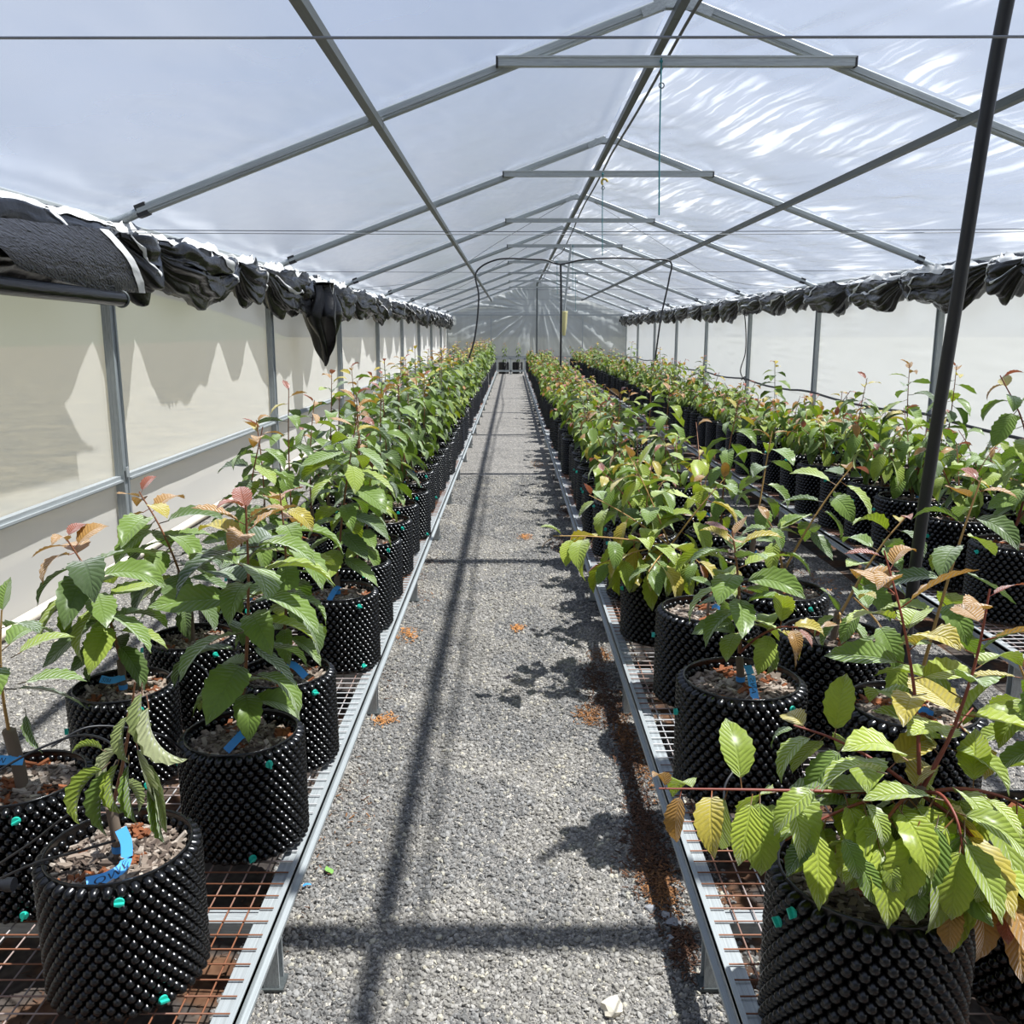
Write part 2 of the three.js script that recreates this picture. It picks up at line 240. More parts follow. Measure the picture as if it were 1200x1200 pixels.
// ------------------------------------------------------------------ steel frames, purlins, wires
{
  for (const z of FRAMES) {
    const shown = z > 5;
    const f = thing('steel_frame', `galvanised steel portal frame holding the plastic roof, ${ORD[FRAMES.length - 1 - FRAMES.indexOf(z)]} from the end gable`, 'frame', [0, 0, -z], 'row of portal frames');
    for (const s of [-1, 1]) {
      const xe = s < 0 ? XL + 0.045 : XR - 0.045, dx = -s;
      const post = part('post', merge([box(0.06, EAVE - 0.14, 0.075, xe, (EAVE - 0.14) / 2, 0), box(0.012, EAVE - 0.2, 0.022, xe + dx * 0.034, (EAVE - 0.2) / 2, -0.02)]), M.steel, f);
      part('bracket', box(0.008, 0.07, 0.035, xe + dx * 0.045, 0.66, 0.012), M.rail, post);
      const x1 = xe + dx * 0.30, off = -0.075;
      part('elbow', tube([V(xe, EAVE - 0.16, 0), V(xe + dx * 0.004, EAVE - 0.1, 0), V(xe + dx * 0.05, EAVE - 0.045, 0), V(xe + dx * 0.14, roofY(xe + dx * 0.14) + off - 0.01, 0), V(x1, roofY(x1) + off, 0)], 0.032, 16, 8), M.steel, f);
      const a = V(x1 - dx * 0.04, roofY(x1 - dx * 0.04) + off, 0), b = V(XC + s * 0.03, RIDGE + off, 0);
      const rf = part('rafter', merge([bar(a, b, 0.05, 0.07, V(0, 1, 0), 0.012), bar(a.clone().add(V(0, 0, 0.027)), b.clone().add(V(0, 0, 0.027)), 0.012, 0.028)]), M.steel, f);
      part('clamp', bar(V(x1 - dx * 0.05, roofY(x1 - dx * 0.05) + off, 0), V(x1 + dx * 0.02, roofY(x1 + dx * 0.02) + off, 0), 0.058, 0.08), M.tape, rf);
      part('gusset', bar(V(XC + s * 0.22, roofY(XC + s * 0.22) + off, 0.036), V(XC + s * 0.04, RIDGE + off - 0.01, 0.036), 0.008, 0.055), M.rail, f);
    }
    const ty = 3.265, hx = 1.12;
    part('tie_beam', merge([box(hx * 2, 0.055, 0.045, XC, ty, 0.055), box(hx * 2, 0.012, 0.056, XC, ty + 0.026, 0.055)]), M.rail, f);
    for (const s of [-1, 1]) part('end_cap', box(0.014, 0.06, 0.052, XC + s * (hx + 0.004), ty, 0.055), M.tape, f);
    part('ridge_plate', box(0.3, 0.06, 0.008, XC, RIDGE - 0.11, 0.034), M.rail, f);
  }
  const bars = [['purlin', XC - 1.88, roofY(XC - 1.88) - 0.125, 'long steel purlin under the roof on the beige wall side', 0.05], ['purlin', XC + 1.86, roofY(XC + 1.86) - 0.115, 'long steel purlin under the roof on the white wall side', 0.05], ['ridge_beam', XC, RIDGE - 0.155, 'dark steel ridge beam running along the peak of the roof', 0.055]];
  for (const [n, x, y, label, w] of bars) {
    const g = thing(n, label, 'beam');
    for (let i = 0; i < FRAMES.length; i++) { const a = FRAMES[i], b = i + 1 < FRAMES.length ? FRAMES[i + 1] : ZE; part('length', box(w, 0.05, b - a - 0.004, x, y, -(a + b) / 2), M.steelDull, g); if (a > 2) part('bolt_plate', box(w + 0.05, 0.012, 0.05, x - 0.02, y + 0.03, -a + 0.03), M.rail, g); }
  }
  for (const [x, label] of [[XL + 0.05, 'steel eave rail above the beige wall'], [XR - 0.05, 'steel eave rail above the white wall']]) {
    const g = thing('eave_rail', label, 'rail');
    part('tube', bar(V(x, EAVE - 0.02, -Z0), V(x, EAVE - 0.02, -ZE), 0.05, 0.06, V(0, 1, 0), 0.012), M.rail, g);
    part('clip_strip', bar(V(x - Math.sign(x - XC) * 0.045, EAVE - 0.045, -Z0), V(x - Math.sign(x - XC) * 0.045, EAVE - 0.045, -ZE), 0.02, 0.03), M.white, g);
  }
  // slack black cable under the ridge
  const pts = []; for (let i = 0; i <= 48; i++) { const z = lerp(1, 36, i / 48); pts.push(V(XC + 0.075 + 0.012 * Math.sin(z * 0.45), RIDGE - 0.18 - 0.03 * Math.abs(Math.sin((z - 6.25) / BAY * Math.PI)) - (z > 16 ? 0.15 * Math.sin(clamp((z - 16) / 8, 0, 1) * Math.PI) : 0), -z)); }
  single('ridge_cable', tube(pts, 0.012, 160, 6), M.hose, 'slack black cable strung below the ridge beam', 'cable');
  // wires across at the eaves
  FRAMES.filter((z) => z > 1).forEach((z, k) => {
    for (const [dy, dz, low] of k === 1 ? [[0, 0, ''], [-0.028, 0.1, 'lower ']] : [[0, 0, '']]) {
      single('tie_wire', tube([V(XL + 0.06, EAVE - (k ? 0.08 : 0.125) + dy, -z + dz), V(XC, EAVE - (k ? 0.09 : 0.122) + dy, -z + dz), V(XR - 0.06, EAVE - (k ? 0.06 : 0.11) + dy, -z + dz)], k ? 0.0028 : 0.0032, 20, 5), M.wire, `thin ${low}tie wire from eave to eave at the ${ORD[FRAMES.length - 1 - FRAMES.indexOf(z)]} frame from the end gable`, 'wire', 'tie wires across the tunnel');
    }
  });
  for (const k of [4, 5]) for (const s of [-1, 1]) {
    const z = FRAMES[k], a = V(XC + s * 0.08, RIDGE - 0.1, -z), b = V(XC + s * 2.2, EAVE + 0.12, -z - 0.4), c = V(XC + s * 3.55, EAVE - 0.02, -z - 1.0);
    single('brace_wire', tube([a, a.clone().lerp(b, 0.5), b, c], 0.004, 24, 5), M.wire, 'thin brace wire sloping from the ridge down to the eave', 'wire', 'sloping brace wires under the roof');
  }
}

// ------------------------------------------------------------------ plastic film: roof, walls, end gables
{
  const roof = structure('ceiling', 'clear plastic film roof with creases', 'roof');
  const edges = [...FRAMES, ZE];
  for (let k = 0; k < edges.length - 1; k++) for (const s of [-1, 1]) {
    const a = edges[k], b = edges[k + 1], near = k >= 1 && k < 5, nu = near ? 190 : 60, nv = near ? 56 : 24;
    const g = grid(nu, nv, (u, v) => {
      const x = XC + s * (XC - XL) * u, z = lerp(a, b, v), d = Math.min(z - a, b - z), slack = s > 0 ? 1 : 0.28;
      const pull = Math.exp(-d / 0.55) * smooth(d, 0, 0.12), along = u * 3.95;
      const skew = along + (v - 0.5) * 0.9;
      const pleat = nz(skew * 6.5, z * 0.5, k * 3.1 + s) * 0.6 + nz(skew * 13, z * 0.9, k + 9.4) * 0.4;
      const crease = fbm(skew * 3.5, z * 1.2, 5.5 + s * 3 + k, 3);
      const h = slack * (0.075 * pull * pleat + 0.06 * crease * smooth(d, 0, 0.5) * (0.4 + 0.6 * smooth(nz(along * 0.7, z * 0.5, 8.2), -0.1, 0.4)) - 0.03 * Math.sin(v * Math.PI));
      return [x + s * 0.3 * h, roofY(x) + h - 0.004, -z];
    });
    part('film_panel', g, s > 0 ? M.roofFilmGlare : M.roofFilm, roof);
  }
  for (const [s, name, label] of [[-1, 'wall_left', 'beige translucent plastic side wall with a mid rail'], [1, 'wall_right', 'white translucent plastic side wall']]) {
    const w = structure(name, label, 'wall'), X = s < 0 ? XL : XR, mid = 0.61;
    for (let k = 0; k < edges.length - 1; k++) {
      const a = edges[k], b = edges[k + 1], near = k >= 2 && k < 6;
      const sheet = (y0, y1, nu, nv, seed) => grid(nu, nv, (u, v) => {
        const z = lerp(a, b, u), y = lerp(y0, y1, v), d = Math.min(z - a, b - z);
        const ruck = Math.exp(-d / 0.16) * smooth(d, 0, 0.03) * 0.013 * nz(y * 17, d * 3, seed) + 0.012 * fbm(z * 0.8, y * 1.4, seed) * smooth(d, 0, 0.3) + 0.004 * nz(z * 0.6, y * 14, seed + 4) * smooth(nz(z * 1.2, y * 2, seed), 0, 0.4);
        return [X + ruck, y, -z];
      });
      part('film_panel', sheet(mid, EAVE - 0.03, near ? 70 : 24, near ? 60 : 16, k * 2.3 + s), s < 0 ? M.wallFilm : M.wallFilmWhite, w);
      part('skirt_panel', sheet(0.02, mid, near ? 50 : 16, near ? 14 : 6, k * 3.7 + s + 20), s < 0 ? M.skirt : M.wallFilmWhite, w);
      if (s < 0) part('mid_rail', merge([box(0.045, 0.05, b - a - 0.08, X + 0.035, mid, -(a + b) / 2), box(0.02, 0.014, b - a - 0.08, X + 0.062, mid - 0.008, -(a + b) / 2)]), M.rail, w);
      part('base_roll', tube([V(X - s * 0.05, 0.035, -a), V(X - s * 0.055, 0.04 + 0.01 * Math.sin(k), -(a + b) / 2), V(X - s * 0.05, 0.035, -b)], 0.035, 16, 8), M.baseRoll, w);
    }
    part('kerb', box(0.1, 0.06, ZE - Z0, X + s * 0.05, 0.0, -(Z0 + ZE) / 2), M.baseRoll, w);
  }
  for (const [z, name, label, seed] of [[ZE, 'wall_back', 'grey creased plastic end gable at far end of the tunnel', 3], [Z0 - 0.02, 'wall_front', 'plastic end gable behind the camera', 8]]) {
    const w = structure(name, label, 'wall');
    const big = z > 5;
    for (const s of [-1, 1]) part('film_panel', grid(big ? 110 : 20, big ? 90 : 14, (u, v) => {
      const x = XC + s * (XC - XL) * u, y = v * (roofY(x) - 0.01), cx = XC + s * 0.3, cy = 3.2, py = 2.9 + 0.3 * s, an = Math.atan2(y - py + 0.12 * nz(x, y, 2), x - XC - s * 0.15), rr = Math.hypot(y - py, x - XC);
      const fan = (nz(an * 7, rr * 0.25, seed + s) + 0.5 * nz(an * 15, rr * 0.4, seed + 6)) * 0.085 * smooth(rr, 0.3, 1.4) + 0.03 * nz(x * 5, y * 0.8, seed);
      return [x, y, -z + fan + 0.05 * fbm(x * 1.1, y * 1.1, seed)];
    }), M.endFilm, w);
    part('end_post', box(0.06, RIDGE - 0.05, 0.06, XC, (RIDGE - 0.05) / 2, -z + 0.16), M.steelDull, w);
    part('cross_bar', box(XR - XL - 0.1, 0.06, 0.05, XC, EAVE - 0.02, -z + 0.16), M.steel, w);
    for (const x of [XC - 1.9, XC + 1.9, XL + 0.06, XR - 0.06]) part('side_post', box(0.045, EAVE, 0.045, x, EAVE / 2, -z + 0.16), M.steel, w);
    part('bottom_bar', box(XR - XL - 0.1, 0.07, 0.05, XC, 0.62, -z + 0.16), M.steel, w);
  }
}

// ------------------------------------------------------------------ bunched black curtains at the eaves
{
  function swag(side, z0, z1, seed, size, flat) { // side -1 beige wall, +1 white wall
    const L = z1 - z0, nu = Math.max(14, Math.round(L / (z0 < 12 ? 0.022 : 0.06))), nv = z0 < 12 ? 72 : 40, X = (side < 0 ? XL : XR) - side * 0.17;
    const shape = (u, phi, lift = 0) => {
      const z = lerp(z0, z1, u), tie = Math.min(u, 1 - u) * L, open = 0.34 + 0.66 * Math.pow(smooth(tie, 0, Math.min(0.5, L * 0.45)), 0.7);
      const H = size * open * (0.8 + 0.35 * (nz(z * 1.3, seed, 2) + 0.3)), W = (0.13 + 0.05 * nz(z * 1.7, seed, 7)) * open + 0.02;
      const fold = (p) => 1 - Math.abs(((p % 2) + 2) % 2 - 1) * 2; // sharp zigzag
      const c = Math.cos(phi), s = Math.sin(phi), k = 5;
      const warp = phi * k / Math.PI * 1.2 + 2.2 * nz(z * (0.9), seed * 1.7, 1) + (u - 0.5) * 2.2 * nz(seed, 3, 3) + 0.5 * nz(z * 4, phi * 1.5, seed);
      const pl = 0.55 * fold(warp) + 0.3 * fold(warp * 2.3 + 1.3 * nz(z * 2.3, 5, seed)) + 0.35 * nz(z * 3, phi * 1.4, seed + 3);
      const amp = flat ? 0.14 : 0.34, r = 1 + amp * pl;
      const top = EAVE - 0.06 - 0.03 * (1 - open), y = top - H * 0.5 + s * H * 0.5 * r;
      return [X - side * 0.01 + c * (W * r + lift), y + s * lift + 0.008 * nz(z * 9, phi * 3, seed), -z];
    };
    const body = grid(nu, nv, (u, v) => shape(u, v * Math.PI * 2));
    const uv = body.attributes.uv; for (let i = 0; i < uv.count; i++) uv.setXY(i, uv.getX(i) * L * 1.4, uv.getY(i) * 1.4);
    // white reverse of the sheet showing as turned edges
    const strips = [], rnd = mulberry(Math.round(seed * 1000) + 3);
    const inward = side < 0 ? 0 : Math.PI;
    const ribbon = (p0, p1, u0, u1, w) => strips.push(grid(Math.max(8, Math.round(nu * (u1 - u0) * 0.7)), 3, (a, b) => { const u = lerp(u0, u1, a), q = lerp(p0, p1, a) + 0.25 * nz(a * 4, seed, p0); return shape(u, inward + (side < 0 ? 1 : -1) * (q + (b - 0.5) * w), 0.010 + 0.006 * Math.sin(b * Math.PI)); }));
    ribbon(1.25, 1.15 + rnd() * 0.4, 0, 1, 0.45);
    if (rnd() < 0.7) ribbon(0.9, -0.9 - rnd() * 0.5, 0.55 + rnd() * 0.25, 0.8 + rnd() * 0.15, 0.2);
    if (rnd() < 0.5) ribbon(0.3, -0.2, 0.1, 0.55, 0.12);
    return { body, lining: mergeGeometries(strips), tie: [X, EAVE - 0.06 - size * 0.17, -z0] };
  }
  for (const side of [-1, 1]) {
    const rnd = mulberry(side < 0 ? 31 : 47);
    const c = thing('rolled_curtain', side < 0 ? 'black plastic curtain bunched up along top of the beige wall' : 'black plastic curtain bunched up along top of the white wall', 'curtain');
    let z = 0.4, i = 0;
    const stops = side < 0 ? [0.6, 3.0, 5.95, 6.6, 8.5, 9.4, 11.6, 12.7] : [0.6, 2.6, 4.6, 6.5, 8.3, 8.9, 10.9, 12.6];
    while (stops[stops.length - 1] < ZE - 2) stops.push(stops[stops.length - 1] + 0.8 + rnd() * 1.6);
    stops.push(ZE - 0.15);
    for (i = 0; i < stops.length - 1; i++) {
      const s = swag(side, stops[i], stops[i + 1], 1.37 + i * 2.71 + (side > 0 ? 50 : 0), (side < 0 ? 0.44 : 0.40) * (0.9 + 0.25 * rnd()), side < 0 && i === 1);
      const b = part('swag', s.body, M.sheet, c);
      const l = part('white_edge', s.lining, M.sheetWhite, b); l.userData.label = 'white reverse of the sheet along a turned edge';
      const t = new THREE.TorusGeometry(0.085, 0.006, 5, 18); t.scale(0.75, 1.1, 1.6); t.translate(...s.tie); part('tie_cord', t, M.white, c);
    }
    if (side < 0) { // flat turned-over flap with a white edge, and the roll core below it
      const XF = XL + 0.40, A = V(XF - 0.05, 2.10, -3.9), B = V(XF - 0.02, 2.19, -5.45), C = V(XF - 0.02, 1.85, -5.92), D = V(XF + 0.02, 1.90, -4.35);
      const flap = (u, v) => { const p = A.clone().lerp(B, u), q = D.clone().lerp(C, u), o = p.lerp(q, v); return [o.x + 0.05 * Math.sin(v * Math.PI) + 0.012 * fbm(u * 5, v * 4, 2), o.y - 0.03 * Math.sin(u * Math.PI) * v + 0.006 * nz(u * 9, v * 3, 1), o.z]; };
      const fg = grid(50, 22, (u, v) => flap(u, v)); const fu = fg.attributes.uv; for (let k = 0; k < fu.count; k++) fu.setXY(k, fu.getX(k) * 2.6, fu.getY(k) * 0.8);
      const fl = part('turned_flap', fg, M.sheetGrey, c); fl.userData.label = 'flat crinkled shiny grey flap of the sheet';
      part('white_edge', grid(4, 20, (u, v) => { const e = flap(0.93 + 0.07 * u, v); return [e[0] + 0.006, e[1], e[2]]; }), M.sheetWhite, fl);
      const roll = part('roll_core', tube([V(XF - 0.08, 1.86, -2.6), V(XF - 0.04, 1.82, -4.2), V(XF - 0.02, 1.80, -5.55)], 0.045, 30, 12), M.sheet, c); part('end_ring', new THREE.TorusGeometry(0.045, 0.008, 6, 20).translate(XF - 0.02, 1.80, -5.56), M.steelDull, roll);
    }
    if (side < 0) { // loose tail hanging down
      const zc = 11.5, X0 = XL + 0.36;
      const g = grid(96, 60, (u, v) => {
        const phi = u * Math.PI * 2, open = (0.45 + 0.55 * smooth(v, 0, 0.4)) * Math.pow(1 - v, 0.75), fold = 1 - Math.abs(((phi * 5 / Math.PI + 1.5 * nz(v * 2, 1, 1)) % 2 + 2) % 2 - 1) * 2;
        const wz = (0.30 + 0.12 * Math.sin(v * 2.6)) * open * (1 + 0.16 * fold), wx = 0.3 * open * (1 + 0.25 * fold);
        return [X0 + Math.cos(phi) * wx + 0.03 * nz(v * 4, phi, 2), 2.2 - v * 1.02 + 0.06 * Math.sin(phi) * open, -(zc + 0.1 * v + Math.sin(phi) * wz)];
      });
      const uv = g.attributes.uv; for (let k = 0; k < uv.count; k++) uv.setXY(k, uv.getX(k) * 1.4, uv.getY(k) * 1.2);
      const tail = part('hanging_tail', g, M.sheet, c); tail.userData.label = 'loose pointed tail of black sheet hanging down';
      part('white_edge', grid(20, 2, (u, v) => [X0 + 0.14 * (1 - u) * (1 - u * 0.2) + 0.012, 2.15 - u * 0.95, -(zc + 0.1 * u + (v - 0.5) * 0.03 * (1 - u * 0.7) + 0.02)]), M.sheetWhite, tail);
    }
  }
}

// ------------------------------------------------------------------ wire-topped benches
const BENCH = { left: { x0: -1.42, x1: -0.575, y: 0.205, where: 'along the beige wall' }, mid: { x0: 0.475, x1: 1.315, y: 0.205, where: 'in the middle' }, right: { x0: 2.12, x1: 3.08, y: 0.27, where: 'along the white wall' } };
{
  M.mesh = std({ vertexColors: true, roughness: 0.6, metalness: 0.25 });
  const segs = [[0.3, 6.9], [6.92, 12.7], [12.95, 18.9], [18.95, 24.9], [24.95, 31.0], [31.05, 34.6]];
  for (const [key, b] of Object.entries(BENCH)) segs.forEach(([z0, z1], k) => {
    const y = b.y - (k >= 2 ? 0.0 : 0), t = thing('bench', `low wire topped steel bench ${b.where}, ${['end by the upright hose', 'second from the upright hose', 'just past the stepped joint', 'half way down', 'second from the end gable', 'next to the end gable'][k]}`, 'bench', [0, 0, 0]);
    const W = b.x1 - b.x0, xc = (b.x0 + b.x1) / 2, L = z1 - z0, zc = -(z0 + z1) / 2;
    for (const s of [-1, 1]) {
      const x = s < 0 ? b.x0 : b.x1;
      part('rail', merge([box(0.05, 0.008, L, x - s * 0.025, y - 0.010, zc), box(0.006, 0.045, L, x - s * 0.003, y - 0.022, zc), box(0.016, 0.010, L, x + s * 0.006, y - 0.040, zc), box(0.012, 0.012, L, x - s * 0.006, y - 0.001, zc)]), M.rail, t);
    }
    const n = Math.max(2, Math.round(L / 1.5));
    for (let i = 0; i <= n; i++) {
      const z = -lerp(z0 + 0.03, z1 - 0.03, i / n);
      part('cross_bar', box(W - 0.012, 0.04, 0.05, xc, y - 0.032, z), M.rail, t);
      for (const s of [-1, 1]) { const x = s < 0 ? b.x0 + 0.02 : b.x1 - 0.02; const leg = part('leg', merge([box(0.04, y - 0.05, 0.006, x, (y - 0.05) / 2, z - 0.02), box(0.04, y - 0.05, 0.006, x, (y - 0.05) / 2, z + 0.02), box(0.006, y - 0.05, 0.04, x - s * 0.017, (y - 0.05) / 2, z)]), M.rail, t); part('foot', box(0.06, 0.006, 0.06, x, 0.008, z), M.steelDull, leg); }
    }
    const wires = [], fine = z0 < 13;
    const r = 0.0024, across = fine ? 0.05 : 0.1;
    for (let z = z0 + 0.03; z < z1; z += across) wires.push(rod(V(b.x0 + 0.012, y, -z), V(b.x1 - 0.012, y, -z), r, fine ? 4 : 3));
    for (let x = b.x0 + 0.07; x < b.x1 - 0.04; x += fine ? 0.05 : 0.1) { const parts = fine ? 12 : 2; for (let i = 0; i < parts; i++) wires.push(rod(V(x, y - 0.0045, -lerp(z0, z1, i / parts)), V(x, y - 0.0045, -lerp(z0, z1, (i + 1) / parts)), r, fine ? 4 : 3)); }
    const g = merge(wires); paint(g, (x, yy, z) => { const rust = smooth(fbm(x * 2.1, 1 + k, z * 1.1, 3) + (-z < 2.2 ? 0.1 : 0), -0.08, 0.12); return [lerp(0.5, 0.22, rust), lerp(0.5, 0.085, rust), lerp(0.5, 0.04, rust)]; });
    const wm = part('wire_mesh', g, M.mesh, t); wm.userData.label = 'welded wire mesh deck, rusty in patches';
  });
  // cross bench closing the walkway at the far end
  const t = thing('end_bench', 'low steel frame standing across the far end of the path before the gable', 'bench', [0, 0, -35.4]);
  for (const x of [-0.6, -0.05, 0.5]) part('leg', box(0.06, 0.62, 0.06, x, 0.31, 0), M.rail, t);
  part('top_rail', box(1.3, 0.07, 0.06, -0.05, 0.62, 0), M.rail, t); part('bottom_rail', box(1.3, 0.07, 0.06, -0.05, 0.14, 0), M.rail, t);
}

// ------------------------------------------------------------------ studded black pots
function potShell(rows, cols, sides, R, H, inner) {
  const list = [];
  const prof = [V(R - 0.004, 0.004, 0), V(R - 0.002, 0, 0), V(R, 0.006, 0), V(R, H * 0.5, 0), V(R, H - 0.004, 0), V(R - 0.001, H, 0), V(R - 0.004, H, 0), V(R - 0.005, H - 0.006, 0), V(R - 0.005, H - 0.12, 0)].map((p) => new THREE.Vector2(p.x, p.y));
  list.push(new THREE.LatheGeometry(prof, Math.max(20, cols)).toNonIndexed());
  const base = new THREE.CircleGeometry(R - 0.003, 24); base.rotateX(Math.PI / 2); base.translate(0, 0.004, 0); list.push(base.toNonIndexed());
  const bp = sides >= 6 ? [[0.0130, -0.002], [0.0118, 0.006], [0.0094, 0.0125], [0.0055, 0.0168], [0.0004, 0.0182]] : sides >= 5 ? [[0.0128, -0.002], [0.0092, 0.0125], [0.0006, 0.018]] : [[0.0135, -0.002], [0.0008, 0.018]];
  const bump = new THREE.LatheGeometry(bp.map(([r, y]) => new THREE.Vector2(r, y)), sides).toNonIndexed(); bump.rotateX(Math.PI / 2); // +y -> +z
  const m = new THREE.Matrix4(), q = new THREE.Quaternion();
  for (let r = 0; r < rows; r++) for (let c = 0; c < cols; c++) {
    const a = (c + (r % 2) * 0.5) / cols * Math.PI * 2, y = 0.016 + (H - 0.034) * r / (rows - 1);
    q.setFromEuler(new THREE.Euler(0.12, a, 0, 'YXZ'));
    m.compose(V(Math.sin(a) * R, y, Math.cos(a) * R), q, V(1, 1, 1)); list.push(bump.clone().applyMatrix4(m));
    if (inner && r >= rows - 3) { const a2 = a + Math.PI / cols; q.setFromEuler(new THREE.Euler(0, a2 + Math.PI, 0, 'YXZ')); m.compose(V(Math.sin(a2) * (R - 0.004), y - 0.006, Math.cos(a2) * (R - 0.004)), q, V(0.8, 0.8, 0.5)); list.push(bump.clone().applyMatrix4(m)); }
  }
  list.forEach((g) => g.deleteAttribute('uv'));
  return mergeGeometries(list);
}
const PR = 0.148, PH = 0.305;
const POT = { hi: potShell(17, 38, 8, PR, PH, true), mid: potShell(17, 38, 5, PR, PH, true), far: potShell(12, 28, 4, PR, PH, false) };
function mulchGeo(seed, n) {
  const rnd = mulberry(seed), list = [], cols = [];
  const disc = new THREE.CircleGeometry(PR - 0.006, 28, 0, 6.2832); disc.rotateX(-Math.PI / 2); const dn = disc.toNonIndexed(); dn.deleteAttribute('uv'); paint(dn, () => [0.05, 0.036, 0.026]); list.push(dn);
  const m = new THREE.Matrix4(), q = new THREE.Quaternion();
  for (let i = 0; i < n; i++) {
    const r = Math.sqrt(rnd()) * (PR - 0.02), a = rnd() * 6.283, s = 0.005 + rnd() * 0.012, g = new THREE.BoxGeometry(s * 2.2, s * 0.35, s * 0.75).toNonIndexed(); g.deleteAttribute('uv');
    q.setFromEuler(new THREE.Euler((rnd() - 0.5) * 1.1, rnd() * 6.3, (rnd() - 0.5) * 1.1)); m.compose(V(Math.cos(a) * r, 0.004 + rnd() * 0.012, Math.sin(a) * r), q, V(1, 1, 1)); g.applyMatrix4(m);
    const k = rnd(), rust = fbm(Math.cos(a) * r * 14, seed, Math.sin(a) * r * 14, 2) > 0.16; const c = rust ? [0.20, 0.065, 0.022] : k < 0.3 ? [0.085, 0.06, 0.045] : k < 0.75 ? [0.20, 0.155, 0.12] : [0.34, 0.285, 0.235]; const f = 0.75 + rnd() * 0.5;
    paint(g, () => c.map((x) => x * f)); list.push(g);
  }
  return mergeGeometries(list);
}
M.mulch = std({ vertexColors: true, roughness: 0.95 });
const MULCH = { hi: [mulchGeo(3, 700), mulchGeo(4, 700), mulchGeo(6, 700)], mid: [mulchGeo(9, 120), mulchGeo(11, 120)], far: [mulchGeo(12, 12)] };
const PIN = (() => { const d = new THREE.CylinderGeometry(0.0095, 0.0105, 0.004, 12); d.rotateX(Math.PI / 2); return merge([d, box(0.004, 0.019, 0.009, 0, 0, 0.005), (() => { const s = new THREE.CylinderGeometry(0.003, 0.003, 0.03, 6); s.rotateX(Math.PI / 2); s.translate(0, 0, -0.014); return s; })()]); })();

// ------------------------------------------------------------------ leaves
const leafTex = tex(256, 512, (u, v) => {
  if (v < 0.07) return [0.85, 0.5, 0.3];
  const t = (v - 0.1) / 0.9, s = Math.abs(2 * u - 1), m = smooth(s, 0.075, 0.02), ph = (t - s * 0.2) * 12, f = Math.abs(ph - Math.round(ph)), vein = smooth(f, 0.11, 0.03) * 0.8 * (1 - s * 0.4), n = 0.06 * fbm(u * 7, v * 14, 3) + 0.05 * nz(u * 40, v * 80, 1), k = Math.max(m, vein);
  return [lerp(0.88 + n, 0.99, k * 0.45), lerp(0.9 + n, 1, k * 0.4), lerp(0.86 + n, 0.9, k * 0.3)];
});
const leafBump = tex(256, 512, (u, v) => { const t = (v - 0.1) / 0.9, s = Math.abs(2 * u - 1), ph = (t - s * 0.2) * 12, f = Math.abs(ph - Math.round(ph)) * 2, fine = 0.5 + 0.5 * nz(u * 30, v * 60, 4); return clamp(0.12 + 0.75 * Math.pow(f, 0.6) * smooth(s, 0.02, 0.12) + 0.1 * fine, 0, 1); }, false);
const LM = {};
for (const [k, c] of Object.entries({ deep: 0x3d5717, dark: 0x516c18, mid: 0x6f8c1c, light: 0x93a622, lime: 0xa9b826, yellow: 0xbda92a, bronze: 0xb07e2c, red: 0xa05236, wilt: 0x9aa766, pale: 0xb9bd94 })) LM[k] = phys({ color: c, map: leafTex, bumpMap: leafBump, bumpScale: 0.0028, roughness: 0.93, transmission: 0.45, thickness: 0, clearcoat: 0.32, clearcoatRoughness: 0.28, side: THREE.DoubleSide, name: 'leaf_' + k });
function leafGeo(n, cross, droop, fold, wide, seed, curl = 0, twist = 0) {
  const pos = [], uv = [], idx = [], P = 0.17, half = (t) => wide * Math.pow(Math.sin(Math.PI * Math.pow(t, 0.82)), 0.8) * (t > 0.8 ? 1 - (t - 0.8) * 1.6 : 1);
  let y = 0, z = P; const W = 2 * cross + 1;
  for (let j = 0; j <= n; j++) {
    const t = j / n, a = -droop * Math.pow(t, 1.2) + 0.25 * droop; if (j) { y += Math.sin(a) / n; z += Math.cos(a) / n; }
    const w = j === 0 ? 0.012 : j === n ? 0.004 : half(t) * (1 + (j % 2 ? 0.07 : -0.05)), tw = twist * t;
    for (let i = -cross; i <= cross; i++) {
      const s = i / cross, ss = Math.abs(s), lx = s * w * Math.cos(fold * (1 - curl * ss)), ly = ss * w * Math.sin(fold) * (1 - curl * ss) + 0.022 * nz(t * 6 + seed, s * 2, seed) * ss + (j % 2 ? 0.006 : -0.006) * ss;
      const rx = lx * Math.cos(tw) - ly * Math.sin(tw), ry = lx * Math.sin(tw) + ly * Math.cos(tw);
      pos.push(rx, y + ry * Math.cos(a), z - ry * Math.sin(a)); uv.push(0.5 + 0.5 * s, 0.1 + 0.9 * t);
    }
  }
  for (let j = 0; j < n; j++) for (let i = 0; i < W - 1; i++) { const a = j * W + i, b = a + 1, c = a + W, d = c + 1; idx.push(a, c, d, a, d, b); }
  const k = pos.length / 3; // stalk
  for (const [zz, yy] of [[0, -0.02], [P + 0.02, 0]]) for (let i = 0; i < 3; i++) { const q = i / 3 * 6.283; pos.push(Math.cos(q) * 0.011, yy + Math.sin(q) * 0.011, zz); uv.push(0.5, 0.03); }
  for (let i = 0; i < 3; i++) { const a = k + i, b = k + (i + 1) % 3; idx.push(a, b, b + 3, a, b + 3, a + 3); }
  const g = new THREE.BufferGeometry(); g.setAttribute('position', new THREE.Float32BufferAttribute(pos, 3)); g.setAttribute('uv', new THREE.Float32BufferAttribute(uv, 2)); g.setIndex(idx); g.computeVertexNormals(); return g;
}
const LEAF = { hi: [], mid: [], wilt: [] };
